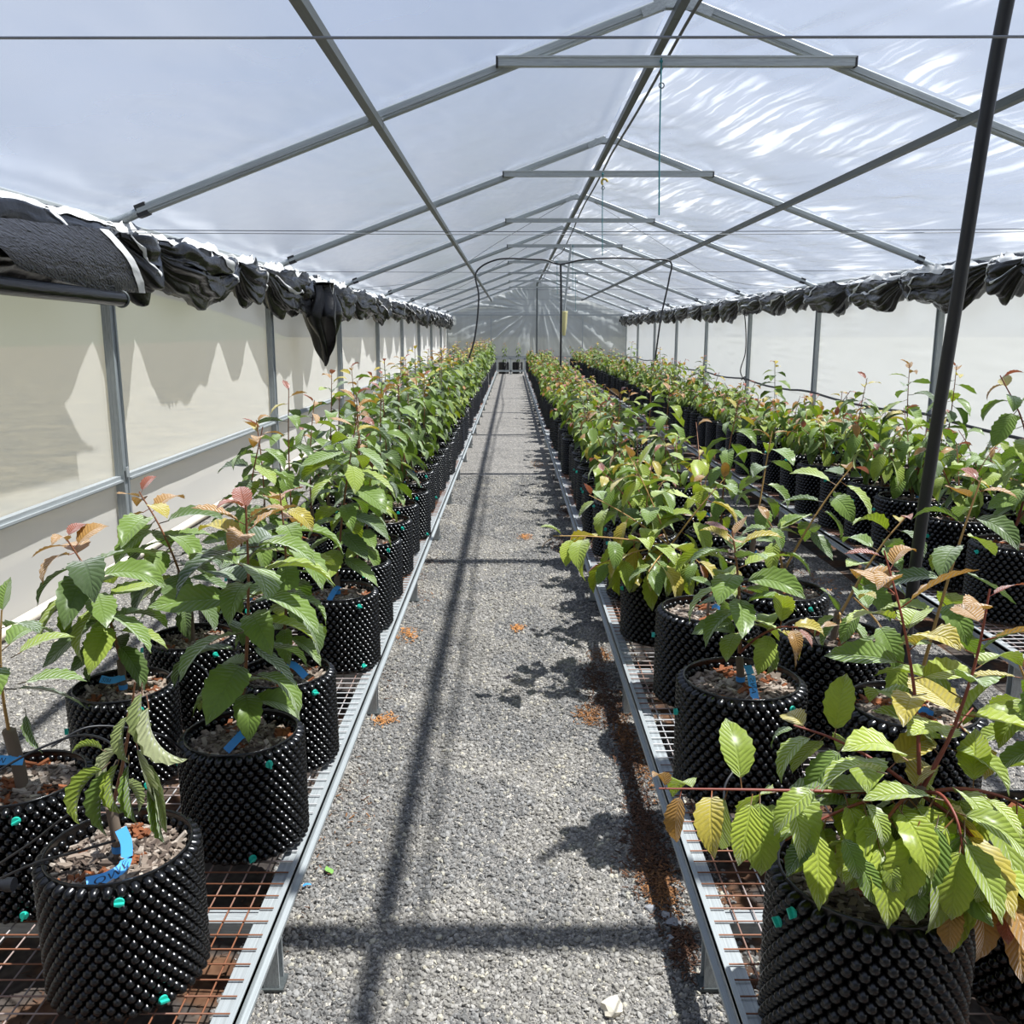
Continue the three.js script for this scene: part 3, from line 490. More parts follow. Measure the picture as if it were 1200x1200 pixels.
for (let i = 0; i < 8; i++) { const d = [0.5, 0.9, 1.3, 0.7, 1.1, 1.6, 0.3, 1.0][i], f = [0.45, 0.3, 0.55, 0.2, 0.4, 0.35, 0.25, 0.6][i], w = [0.245, 0.26, 0.235, 0.265, 0.25, 0.24, 0.255, 0.23][i]; LEAF.hi.push(leafGeo(13, 2, d, f, w, i * 3.3, 0.35, (i % 3 - 1) * 0.4)); LEAF.mid.push(leafGeo(7, 1, d, f, w, i * 3.3, 0, (i % 3 - 1) * 0.4)); }
for (let i = 0; i < 3; i++) LEAF.wilt.push(leafGeo(14, 2, 0.9 + 0.5 * i, 1.0, 0.2, 40 + i * 5, -0.3, 0.8 - 0.8 * i));
const UP = V(0, 1, 0);
function leafMatrix(p, dir, roll, L) {
  const z = dir.clone().normalize(); let up = UP.clone(); if (Math.abs(z.y) > 0.96) up = V(Math.cos(roll * 7), 0, Math.sin(roll * 7));
  const x = up.cross(z).normalize(), y = z.clone().cross(x); const m = new THREE.Matrix4().makeBasis(x, y, z);
  m.multiply(new THREE.Matrix4().makeRotationZ(roll)); m.scale(V(L, L, L)); m.setPosition(p); return m;
}
const PAL = {
  beige: ['mid', 'dark', 'mid', 'light', 'deep', 'mid', 'dark'], mixed: ['mid', 'light', 'mid', 'light', 'mid', 'dark'], sunny: ['lime', 'light', 'light', 'lime', 'mid', 'yellow', 'light'],
};
// leaves along a shoot; returns [{p, dir, roll, L, tone}]
function shootLeaves(curve, n, L, pal, rnd, o = {}) {
  const out = [], gold = 2.39996, ph = rnd() * 6.28, t0 = o.t0 ?? 0.12;
  for (let i = 0; i < n; i++) {
    const t = t0 + (1 - t0) * (i + 0.5) / n, p = curve.getPoint(t), T = curve.getTangent(t), N = (Math.abs(T.y) > 0.9 ? V(1, 0, 0) : UP.clone()).cross(T).normalize(), B = T.clone().cross(N);
    const a = ph + i * gold + (rnd() - 0.5) * 0.5, e = lerp(o.e0 ?? -0.1, o.e1 ?? 0.85, Math.pow(t, 1.6)) + (rnd() - 0.5) * 0.35, droop = (o.droop ?? 0.25) * (0.6 + 0.8 * rnd()) * (t > 0.9 ? 0.4 : 1);
    const dir = N.clone().multiplyScalar(Math.cos(a)).add(B.clone().multiplyScalar(Math.sin(a))).multiplyScalar(Math.cos(e)).add(T.clone().multiplyScalar(Math.sin(e))); dir.y -= droop;
    const size = 1.14 * L * (t < 0.25 ? 0.75 + rnd() * 0.3 : t < 0.8 ? 0.85 + rnd() * 0.35 : lerp(0.9, 0.42, (t - 0.8) / 0.2));
    const young = o.young ?? 0.84, tone = t > 0.955 && young < 1 && rnd() < 0.75 ? 'red' : t > young ? (rnd() < 0.65 ? 'bronze' : 'yellow') : pal[Math.floor(rnd() * pal.length)];
    out.push({ p, dir, roll: (rnd() - 0.5) * 0.7, L: size, tone });
  }
  return out;
}
// tags
function tagTexture(text, back) {
  const c = document.createElement('canvas'); c.width = 256; c.height = 80; const x = c.getContext('2d'); x.fillStyle = '#4a9fe0'; x.fillRect(0, 0, 256, 80); x.fillStyle = '#12233c'; x.font = 'italic 60px sans-serif'; x.textBaseline = 'middle'; x.fillText(text, back ? 14 : 110, 42);
  const t = new THREE.CanvasTexture(c); t.colorSpace = THREE.SRGBColorSpace; return t;
}
function tagStrip(path, w) { // ribbon along the points, its face turned up and outwards
  const c = new THREE.CatmullRomCurve3(path), N = V(0, 0.72, 0.69); return grid(18, 1, (u, v) => { const p = c.getPoint(u), T = c.getTangent(u), s = N.clone().cross(T).normalize(); if (s.y < 0) s.negate(); return [p.x + s.x * (v - 0.5) * w, p.y + s.y * (v - 0.5) * w, p.z + s.z * (v - 0.5) * w]; });
}
const COLLAR = new THREE.CylinderGeometry(0.0135, 0.0135, 0.016, 10, 1, true);
const farTag = grid(4, 1, (u, v) => [0.012 + u * 0.05, 0.008 * Math.sin(u * 5) + (v - 0.5) * 0.016, 0.01 * Math.cos(u * 3)]);

// one potted sapling. o: x, z, deck, scale, turn, lod, shoots [{pts (local), r, mat, n, L, pal, o}], extra leaves, trunk
function sapling(o) {
  const g = thing('potted_sapling', o.label, 'potted plant', [o.x, o.deck, -o.z], o.group), k = o.scale ?? 1, rnd = mulberry(o.seed);
  const lod = o.lod ?? 'hi', pot = part('pot', POT[lod], M.pot, g); pot.scale.set(k, k * (o.tall ?? 1), k); pot.rotation.y = o.turn ?? rnd() * 6; pot.rotation.z = (rnd() - 0.5) * 0.02; pot.position.y = 0.003;
  const top = PH * k * (o.tall ?? 1), soil = top - 0.035 - rnd() * 0.012, ml = MULCH[lod]; const mu = part('mulch', ml[Math.floor(rnd() * ml.length)], M.mulch, g); mu.position.y = soil; mu.scale.set(k, 1, k); mu.rotation.y = rnd() * 6; mu.userData.kind = 'stuff';
  if (lod !== 'far') for (const [a, y] of [[0.35 + rnd() * 0.8 - (o.pinA ?? 0), 0.03], [0.35 + rnd() * 0.5 - (o.pinA ?? 0), top - 0.03], [-1.1 - rnd() * 0.6, top - 0.03 - rnd() * 0.1]]) { const pn = part('fastener', PIN, M.teal, g); const R = (PR + 0.019) * k; pn.position.set(Math.sin(a) * R, y, Math.cos(a) * R); pn.rotation.set(0, a, rnd() * 3, 'YXZ'); }
  if (o.trunk) { // short cut stump that carries the shoots
    const [tx, th, tz, tr] = o.trunk, tg = tube([V(0, soil - 0.02, 0), V(tx * 0.4, soil + th * 0.5, tz * 0.4), V(tx, soil + th, tz)], tr ?? 0.011, 8, 8); const cap = new THREE.SphereGeometry((tr ?? 0.011) * 1.04, 8, 5); cap.scale(1, 0.45, 1); cap.translate(tx, soil + th, tz); part('trunk', merge([tg, cap]), M.bark, g);
  }
  let n = 0;
  const put = (l, geos) => { const m = part('leaf', geos[(n * 5 + Math.floor(l.L * 997)) % geos.length], LM[l.tone], g); leafMatrix(l.p, l.dir, l.roll, l.L).decompose(m.position, m.quaternion, m.scale); n++; };
  for (const s of o.shoots ?? []) {
    const c = new THREE.CatmullRomCurve3(s.pts); const tg = tube(s.pts, 1, 14, 6); // tapered stem
    { const p = tg.attributes.position, nn = 7; for (let i = 0; i < p.count; i++) { const t = Math.floor(i / nn) / 14, q = c.getPointAt(clamp(t, 0, 1)), r = (s.r ?? 0.005) * (1 - 0.6 * t); p.setXYZ(i, q.x + (p.getX(i) - q.x) * r, q.y + (p.getY(i) - q.y) * r, q.z + (p.getZ(i) - q.z) * r); } }
    part('shoot', tg, s.mat ?? M.shoot, g);
    for (const l of shootLeaves(c, s.n, s.L, s.pal ?? PAL.beige, rnd, s.o)) put(l, s.geos ?? LEAF[lod === 'hi' ? 'hi' : 'mid']);
  }
  for (const l of o.leaves ?? []) put(l, l.geos ?? LEAF[lod === 'hi' ? 'hi' : 'mid']);
  if (o.tag) {
    const [text, path] = o.tag, col = part('tag_loop', COLLAR, M.blueTag, g); col.position.set((o.trunk?.[0] ?? 0) * 0.3, soil + 0.035, (o.trunk?.[2] ?? 0) * 0.3);
    const pts = path.map(([x, y, z]) => V(x, soil + y + 0.012, z)), back = pts[pts.length - 1].x < pts[0].x; if (back) pts.reverse();
    const tg = part('name_tag', tagStrip(pts, 0.024), text ? std({ map: tagTexture(text, back), roughness: 0.55, side: THREE.DoubleSide }) : M.blueTag, g); tg.userData.label = text ? `blue plastic name tag lettered ${text}` : 'blue plastic name tag';
  } else if (!o.noTag) { const tg = part('name_tag', farTag, M.blueTag, g); tg.position.set(0, soil + 0.03 + rnd() * 0.03, 0.01); tg.rotation.set(0, -1 + rnd() * 3.6 - 1.2, -0.5 * rnd()); }
  return g;
}
// local coordinates of a pixel target for a plant standing at (x, deck, z)
const loc = (o, px, py, ahead) => at(px, py, ahead).sub(V(o.x, o.deck, -o.z));
const between = (a, b, bow = V(0, 0, 0)) => [a, a.clone().lerp(b, 0.35).add(bow.clone().multiplyScalar(0.85)), a.clone().lerp(b, 0.7).add(bow.clone().multiplyScalar(0.8)), b];
const occupied = { left: [], mid: [], right: [] };

// ------------------------------------------------------------------ the nearest saplings, one by one
{
  const D = BENCH.left.y + 0.004;
  const add = (key, o) => { occupied[key].push([o.x, o.z]); return sapling(o); };
  { // wilted plant in the front corner pot
    const o = { x: -0.845, z: 1.75, deck: D, seed: 11, label: 'wilted drooping sapling in black studded pot, blue tag lettered OWE', scale: 1.02, trunk: [-0.01, 0.13, 0, 0.012], tag: ['OWE', [[0.012, 0.075, 0.012], [0.03, 0.05, 0.03], [0.035, 0.02, 0.06], [0.012, 0.012, 0.09], [-0.02, 0.014, 0.112]]] };
    const s = PH * 1.02 - 0.04, b = V(-0.01, s + 0.12, 0), W = (p, dx, dy, dz, L, tone) => ({ p, dir: V(dx, dy, dz), roll: 0.3, L, tone, geos: LEAF.wilt });
    const tip = loc(o, 158, 800, 1.70);
    o.shoots = [{ pts: between(b, tip, V(0.01, 0, 0.01)), r: 0.0045, mat: M.shoot, n: 3, L: 0.09, pal: ['wilt', 'pale'], geos: LEAF.wilt, o: { droop: 2.4, young: 2 } }];
    const P = (px, py) => loc(o, px, py, 1.68);
    o.leaves = [W(P(165, 800), 0.1, -1, 0.2, 0.13, 'wilt'), W(P(170, 815), 0.25, -1, 0.1, 0.15, 'pale'), W(P(158, 865), 0.3, -1, 0.3, 0.14, 'pale'), W(P(165, 880), 0.4, -1, 0.2, 0.16, 'wilt'), W(P(135, 890), -0.3, -1, 0.25, 0.14, 'mid'), W(P(128, 892), -0.7, -0.8, 0.2, 0.13, 'light'), W(P(140, 885), -0.1, -1, 0.4, 0.11, 'light'), W(P(170, 900), 0.35, -1, 0.35, 0.14, 'mid'), W(P(150, 885), 0.2, -1, 0.5, 0.12, 'mid'), W(P(150, 830), -0.1, -1, 0.3, 0.1, 'wilt'), W(P(125, 880), -0.6, 0.2, 0.1, 0.06, 'light')];
    add('left', o);
  }
  { const o = { x: -0.745, z: 2.3, deck: D, seed: 12, label: 'tall upright sapling with a red tipped shoot in front pot on the beige wall bench', scale: 1.03, trunk: [0.005, 0.1, 0, 0.011], tag: ['', [[0.012, 0.06, 0.012], [0.02, 0.05, 0.03], [0.0, 0.03, 0.06], [-0.02, 0.01, 0.075]]] };
    o.shoots = [{ pts: between(V(0.005, 0.37, 0), loc(o, 288, 592, 2.25), V(0.012, 0, 0)), r: 0.006, n: 34, L: 0.165, o: { droop: 0.3, e0: 0.0, e1: 0.7, t0: 0.05, young: 0.8 } }]; add('left', o); }
  { const o = { x: -1.22, z: 2.06, deck: D, seed: 13, label: 'sapling on a thick cut stump with blue tag lettered MON, beside wilted plant', trunk: [-0.02, 0.16, 0, 0.016], tag: ['MON', [[0.014, 0.075, 0.012], [-0.03, 0.085, 0.03], [-0.07, 0.08, 0.02]]] };
    o.shoots = [{ pts: between(V(-0.02, 0.42, 0), loc(o, 2, 715, 2.0), V(0, 0, 0.02)), r: 0.005, mat: M.shootTan, n: 7, L: 0.15, o: { droop: 0.2, young: 2, t0: 0.35 } }];
    o.leaves = [{ p: loc(o, 20, 800, 2.0), dir: V(1, 0.15, 0.1), roll: 0.2, L: 0.15, tone: 'mid' }, { p: loc(o, 12, 770, 2.0), dir: V(0.5, 0.2, -0.4), roll: 0, L: 0.13, tone: 'light' }, { p: loc(o, 28, 830, 1.98), dir: V(0.25, -1, 0.1), roll: 0.4, L: 0.1, tone: 'dark' }, { p: loc(o, 10, 790, 2.0), dir: V(-0.6, 0.1, 0.6), roll: 0, L: 0.15, tone: 'dark' }]; add('left', o); }
  { const o = { x: -1.225, z: 2.66, deck: D, seed: 14, label: 'leaning sapling with red top leaves and blue tag lettered SIM', trunk: [0.0, 0.12, 0, 0.013], tag: ['SIM', [[0.014, 0.06, 0.012], [-0.02, 0.055, 0.03], [-0.055, 0.06, 0.03]]] };
    o.shoots = [{ pts: between(V(0, 0.39, 0), loc(o, 76, 628, 2.62), V(0.025, 0, 0)), r: 0.0055, n: 29, L: 0.165, o: { droop: 0.5, e0: -0.1, e1: 0.6, t0: 0.1, young: 0.82 } }]; add('left', o); }
  { const o = { x: -1.17, z: 3.12, deck: D, seed: 15, label: 'bushy sapling with bronze top leaves before mid rail of the beige wall', trunk: [0.0, 0.16, 0, 0.013], noTag: true };
    o.shoots = [{ pts: between(V(0, 0.38, 0), loc(o, 163, 576, 3.12), V(0.03, 0, 0)), r: 0.0055, n: 28, L: 0.165, o: { droop: 0.5, e0: -0.1, e1: 0.5, t0: 0.1, young: 0.8 } }]; add('left', o); }
  { const o = { x: -0.745, z: 2.78, deck: D, seed: 16, label: 'slender sapling with drooping yellow green top behind the tall red tipped one', trunk: [0, 0.1, 0, 0.011], tag: ['', [[0.012, 0.06, 0.012], [0.04, 0.06, 0.03], [0.08, 0.03, 0.05]]] };
    o.shoots = [{ pts: between(V(0, 0.38, 0), loc(o, 328, 578, 2.76), V(0.015, 0, 0)), r: 0.0055, n: 30, L: 0.15, pal: PAL.mixed, o: { droop: 0.45, e0: -0.1, e1: 0.5, t0: 0.08, young: 0.83 } }]; add('left', o); }
  { const o = { x: -1.16, z: 3.66, deck: D, seed: 17, label: 'thin tall sapling in front of a steel post of the beige wall', trunk: [0, 0.1, 0, 0.011] };
    o.shoots = [{ pts: between(V(0, 0.38, 0), loc(o, 308, 500, 3.66), V(-0.01, 0, 0)), r: 0.0055, n: 26, L: 0.145, o: { droop: 0.5, e0: -0.1, e1: 0.5, young: 0.85 } }]; add('left', o); }
  { const o = { x: -0.74, z: 3.66, deck: D, seed: 18, label: 'sapling with bare lower stem beside a gap in the pots', scale: 1.05, trunk: [0, 0.1, 0, 0.012], tag: ['', [[0.012, 0.05, 0.012], [0.0, 0.045, 0.04], [-0.02, 0.01, 0.08]]] };
    o.shoots = [{ pts: between(V(0, 0.38, 0), loc(o, 418, 492, 3.66), V(-0.01, 0, 0)), r: 0.0055, n: 27, L: 0.16, pal: PAL.mixed, o: { droop: 0.4, e0: -0.2, e1: 0.4, t0: 0.12, young: 0.9 } }]; add('left', o); }

  // ---- middle bench
  { const o = { x: 0.70, z: 1.58, deck: D, seed: 21, label: 'sprawling bright green sapling overhanging the rail in the nearest pot of the middle bench', scale: 1.18, tall: 1.0, trunk: [0.1, 0.17, 0.0, 0.012], noTag: true, pinA: 1.9 };
    const C = loc(o, 1078, 930, 1.56), S = (a, b, bow, n, L, oo, r = 0.0045, mat = M.shootRed) => ({ pts: between(a, b, bow), r, mat, n, L, pal: PAL.sunny, o: oo });
    o.trunk = [C.x, C.y - (PH * 1.18 - 0.04) + 0.01, C.z, 0.011];
    o.shoots = [
      S(C, loc(o, 772, 924, 1.52), V(0, 0.012, 0.02), 13, 0.125, { droop: 0.75, e0: 0, e1: 0.4, t0: 0.2, young: 0.86 }),
      S(C, loc(o, 1178, 1055, 1.42), V(0.01, 0.03, 0.02), 16, 0.125, { droop: 0.95, e0: 0, e1: 0.4, t0: 0.1, young: 0.72 }),
      S(C, loc(o, 1036, 645, 1.66), V(0.02, 0, 0), 12, 0.115, { droop: 0.05, e0: 0.1, e1: 0.6, t0: 0.3, young: 0.72 }, 0.0045),
      S(C, loc(o, 1160, 690, 1.6), V(0.02, -0.02, 0), 11, 0.12, { droop: 0.15, e0: 0.1, e1: 0.6, t0: 0.25, young: 0.75 }),
      S(C, loc(o, 1215, 955, 1.55), V(0, 0.03, 0), 9, 0.12, { droop: 0.55, t0: 0.2, young: 2 }),
      S(C, loc(o, 920, 985, 1.5), V(0, 0.04, 0.02), 13, 0.125, { droop: 0.9, e0: 0, e1: 0.2, t0: 0.15, young: 2 }),
      S(C, loc(o, 1010, 1010, 1.44), V(0, 0.06, 0.02), 15, 0.125, { droop: 1.0, e0: 0, e1: 0.2, t0: 0.1, young: 2 }),
      S(C, loc(o, 930, 850, 1.66), V(0, 0.02, 0.0), 10, 0.115, { droop: 0.35, t0: 0.2, young: 2 }),
      S(C, loc(o, 1130, 1010, 1.4), V(0, 0.06, 0.02), 13, 0.13, { droop: 1.0, t0: 0.1, young: 2 }),
      S(C, loc(o, 1140, 830, 1.72), V(0, 0.02, 0.0), 9, 0.12, { droop: 0.3, t0: 0.2, young: 2 }),
    ];
    o.leaves = [[925, 930, 945, 1012, 'light'], [985, 975, 1012, 1032, 'mid'], [1010, 935, 1045, 988, 'light'], [1078, 962, 1048, 1060, 'lime'], [1092, 985, 1106, 1102, 'light'], [1100, 955, 1080, 1050, 'mid'], [1128, 960, 1146, 1150, 'mid'], [1000, 995, 1030, 1060, 'mid'], [1035, 995, 1052, 1048, 'light'], [882, 930, 868, 1012, 'lime'], [1062, 1000, 1078, 1085, 'mid'], [1142, 1035, 1160, 1132, 'bronze'], [1188, 1048, 1200, 1150, 'bronze'], [1118, 1042, 1110, 1112, 'bronze'], [955, 985, 922, 1016, 'dark'], [1150, 930, 1205, 978, 'lime'], [960, 920, 905, 968, 'light'], [1040, 905, 965, 900, 'light'], [1065, 890, 1000, 860, 'lime']].map(([x0, y0, x1, y1, tone]) => { const a = loc(o, x0, y0, 1.42), b = loc(o, x1, y1, 1.36), d = b.sub(a); return { p: a, dir: d, roll: (x0 % 7 - 3) * 0.12, L: Math.min(0.16, d.length() / 1.1), tone }; });
    add('mid', o); }
  { const o = { x: 0.70, z: 2.58, deck: D, seed: 22, label: 'upright sapling with red bud tip and blue tag in an open rimmed pot', scale: 1.18, trunk: [-0.01, 0.1, 0, 0.012], tag: ['SKA', [[0.012, 0.07, 0.012], [0.015, 0.055, 0.04], [0.01, 0.035, 0.09], [0.012, 0.0, 0.12]]] };
    const b = V(-0.01, 0.44, 0); o.shoots = [{ pts: between(b, loc(o, 858, 622, 2.58), V(0.01, 0, 0)), r: 0.006, mat: M.shoot, n: 26, L: 0.14, pal: PAL.mixed, o: { droop: 0.25, e0: -0.1, e1: 0.7, t0: 0.1, young: 0.84 } }, { pts: between(b, loc(o, 935, 735, 2.45), V(0, 0.03, 0)), r: 0.0045, mat: M.shootRed, n: 9, L: 0.11, pal: PAL.sunny, o: { droop: 0.6, t0: 0.35, young: 0.7 } }]; add('mid', o); }
  { const o = { x: 0.745, z: 3.28, deck: D, seed: 23, label: 'open black studded pot of bark mulch with only a small twig', scale: 1.18, trunk: [0.01, 0.1, 0, 0.006] }; o.shoots = [{ pts: between(V(0.01, 0.42, 0), V(0.08, 0.5, -0.03)), r: 0.003, n: 5, L: 0.08, pal: PAL.mixed }]; add('mid', o); }
  { const o = { x: 0.70, z: 4.0, deck: D, seed: 24, label: 'spreading sapling whose long shoot hangs over the path with drooping leaves', scale: 1.18, trunk: [0.03, 0.12, 0, 0.011], noTag: true };
    const C = loc(o, 785, 640, 4.0), S = (px, py, z, n, oo) => ({ pts: between(C, loc(o, px, py, z), V(0, 0.02, 0.02)), r: 0.0045, mat: M.shootTan, n, L: 0.14, pal: PAL.sunny, o: { t0: 0.15, young: 0.93, ...oo } });
    o.trunk = [C.x, C.y - (PH * 1.18 - 0.04) + 0.01, C.z, 0.011];
    o.shoots = [S(648, 628, 3.75, 13, { droop: 0.75 }), S(705, 660, 3.8, 12, { droop: 1.1 }), S(760, 670, 3.7, 13, { droop: 1.1 }), S(820, 660, 3.7, 11, { droop: 0.9 }), S(690, 580, 4.0, 11, { droop: 0.5 }), S(735, 530, 4.1, 13, { droop: 0.3, young: 0.85 }), S(850, 560, 4.0, 10, { droop: 0.4 })]; add('mid', o); }
  // cut-back stumps with one shoot thrown sideways
  const cut = (x, z, seed, stump, tips, label, deck = D, key = 'mid') => { const o = { x, z, deck, seed, label, scale: 1.18, trunk: [0.01, stump, 0, 0.014] }; const b = V(0.01, PH * 1.18 - 0.05 + stump, 0); o.shoots = tips.map(([px, py, zz, n, L]) => ({ pts: between(b.clone().add(V(0, -0.02, 0)), loc(o, px, py, zz), V(0.0, 0.035, 0)), r: 0.0055, mat: M.shootTan, n, L, pal: PAL.mixed, o: { droop: 0.4, t0: 0.25, young: 0.86, e1: 0.5 } })); add(key, o); };
  cut(1.13, 3.0, 31, 0.12, [[1062, 605, 3.0, 11, 0.13], [985, 735, 2.8, 6, 0.1]], 'cut back stump with one slanting leafy shoot beside the upright black hose');
  cut(1.10, 3.55, 32, 0.14, [[1000, 545, 3.55, 13, 0.14], [900, 610, 3.4, 7, 0.12]], 'cut back stump throwing a long shoot towards the white wall bench');
  cut(1.13, 2.38, 33, 0.1, [[1150, 560, 2.4, 15, 0.13], [1000, 700, 2.3, 7, 0.11]], 'cut back stump with a tall orange tipped shoot close to the black hose');
  cut(1.14, 4.15, 34, 0.12, [[905, 505, 4.2, 12, 0.13]], 'stump with one leafy shoot at the far edge of the middle bench');
  cut(1.15, 1.72, 35, 0.08, [[1195, 780, 1.75, 10, 0.12], [1230, 690, 1.7, 8, 0.12]], 'stump with broad leaves behind the sprawling bright green sapling');
  // ---- white wall bench, nearest pots
  { const DR = BENCH.right.y + 0.004, o = { x: 2.36, z: 4.1, deck: DR, seed: 41, label: 'tall nodding sapling at the near end of the white wall bench', scale: 1.18, trunk: [0, 0.1, 0, 0.011] };
    o.shoots = [{ pts: between(V(0, 0.44, 0), loc(o, 1172, 440, 4.1), V(0.1, 0, 0)), r: 0.006, mat: M.shootRed, n: 24, L: 0.16, pal: PAL.mixed, o: { droop: 0.6, e1: 0.4, t0: 0.1, young: 0.88 } }, { pts: between(V(0, 0.44, 0), V(0.12, 0.8, 0.05)), r: 0.005, n: 12, L: 0.15, pal: PAL.beige, o: { droop: 0.5, young: 2 } }]; add('right', o); }
}

// ------------------------------------------------------------------ the rest of the rows
const foliageMat = phys({ vertexColors: true, roughness: 0.93, transmission: 0.42, thickness: 0, clearcoat: 0.4, clearcoatRoughness: 0.4, side: THREE.DoubleSide, name: 'foliage' });
const tint = {}; for (const k in LM) tint[k] = LM[k].color.toArray();
function randomShoots(rnd, style, H, top = PH - 0.05) {
  const shoots = [];
  if (style === 'upright') {
    const tip = V((rnd() - 0.5) * 0.12, top + H, (rnd() - 0.5) * 0.1); shoots.push({ pts: between(V(0, top, 0), tip, V((rnd() - 0.5) * 0.05, 0, 0)), r: 0.0055, n: 21 + Math.floor(rnd() * 6), L: 0.13 + rnd() * 0.02, pal: PAL.beige, o: { droop: 0.5 + rnd() * 0.4, t0: 0.1, young: 0.89 } });
    if (rnd() < 0.4) shoots.push({ pts: between(V(0, top + 0.05, 0), V((rnd() - 0.5) * 0.3, top + H * 0.6, (rnd() - 0.5) * 0.3)), r: 0.0045, n: 13, L: 0.115, pal: PAL.mixed, o: { droop: 0.3, young: 0.85 } });
  } else {
    const n = style === 'bushy' ? 4 + Math.floor(rnd() * 2) : 2 + Math.floor(rnd() * 2), b = V(0, top + 0.06, 0), ph = rnd() * 6;
    for (let i = 0; i < n; i++) { const a = ph + i / n * 6.28 + rnd() * 0.5, r = (style === 'bushy' ? 0.2 : 0.3) * (0.6 + rnd() * 0.6), h = H * (0.45 + rnd() * 0.6); shoots.push({ pts: between(b, V(Math.cos(a) * r, top + h, Math.sin(a) * r), V(0, 0.04, 0)), r: 0.0045, mat: [M.shoot, M.shootTan, M.shootRed][Math.floor(rnd() * 3)], n: (style === 'bushy' ? 9 : 6) + Math.floor(rnd() * 4), L: 0.115 + rnd() * 0.02, pal: style === 'bushy' ? PAL.mixed : PAL.sunny, o: { droop: 0.5 + rnd() * 0.5, t0: 0.15, young: 0.87, e1: 0.5 } }); }
  }
  return shoots;
}
const blade = (() => { const g = leafGeo(3, 1, 0.9, 0.4, 0.26, 3).toNonIndexed(); g.deleteAttribute('uv'); return g; })();
function foliageGeo(seed, style, H) {
  const rnd = mulberry(seed), list = [], c = new THREE.Color();
  for (const s of randomShoots(rnd, style, H)) {
    const cv = new THREE.CatmullRomCurve3(s.pts), st = tube(s.pts, 0.004, 5, 3).toNonIndexed(); st.deleteAttribute('uv'); paint(st, () => [0.16, 0.09, 0.05]); list.push(st);
    for (const l of shootLeaves(cv, Math.round(s.n * 1.1), s.L, s.pal, rnd, { ...s.o, young: Math.min(s.o.young, 0.87) })) { const g = blade.clone().applyMatrix4(leafMatrix(l.p, l.dir, l.roll, l.L)); const t = tint[l.tone], f = 0.85 + rnd() * 0.3; paint(g, () => [t[0] * 0.76 * f, t[1] * 0.74 * f, t[2] * 0.74 * f]); list.push(g); }
  }
  return mergeGeometries(list);
}
const FOLI = { upright: [1, 2, 3, 4, 5].map((i) => foliageGeo(500 + i, 'upright', 0.75 + i * 0.03)), bushy: [1, 2, 3, 4, 5].map((i) => foliageGeo(600 + i, 'bushy', 0.5 + i * 0.04)), loose: [1, 2, 3].map((i) => foliageGeo(700 + i, 'loose', 0.5)) };
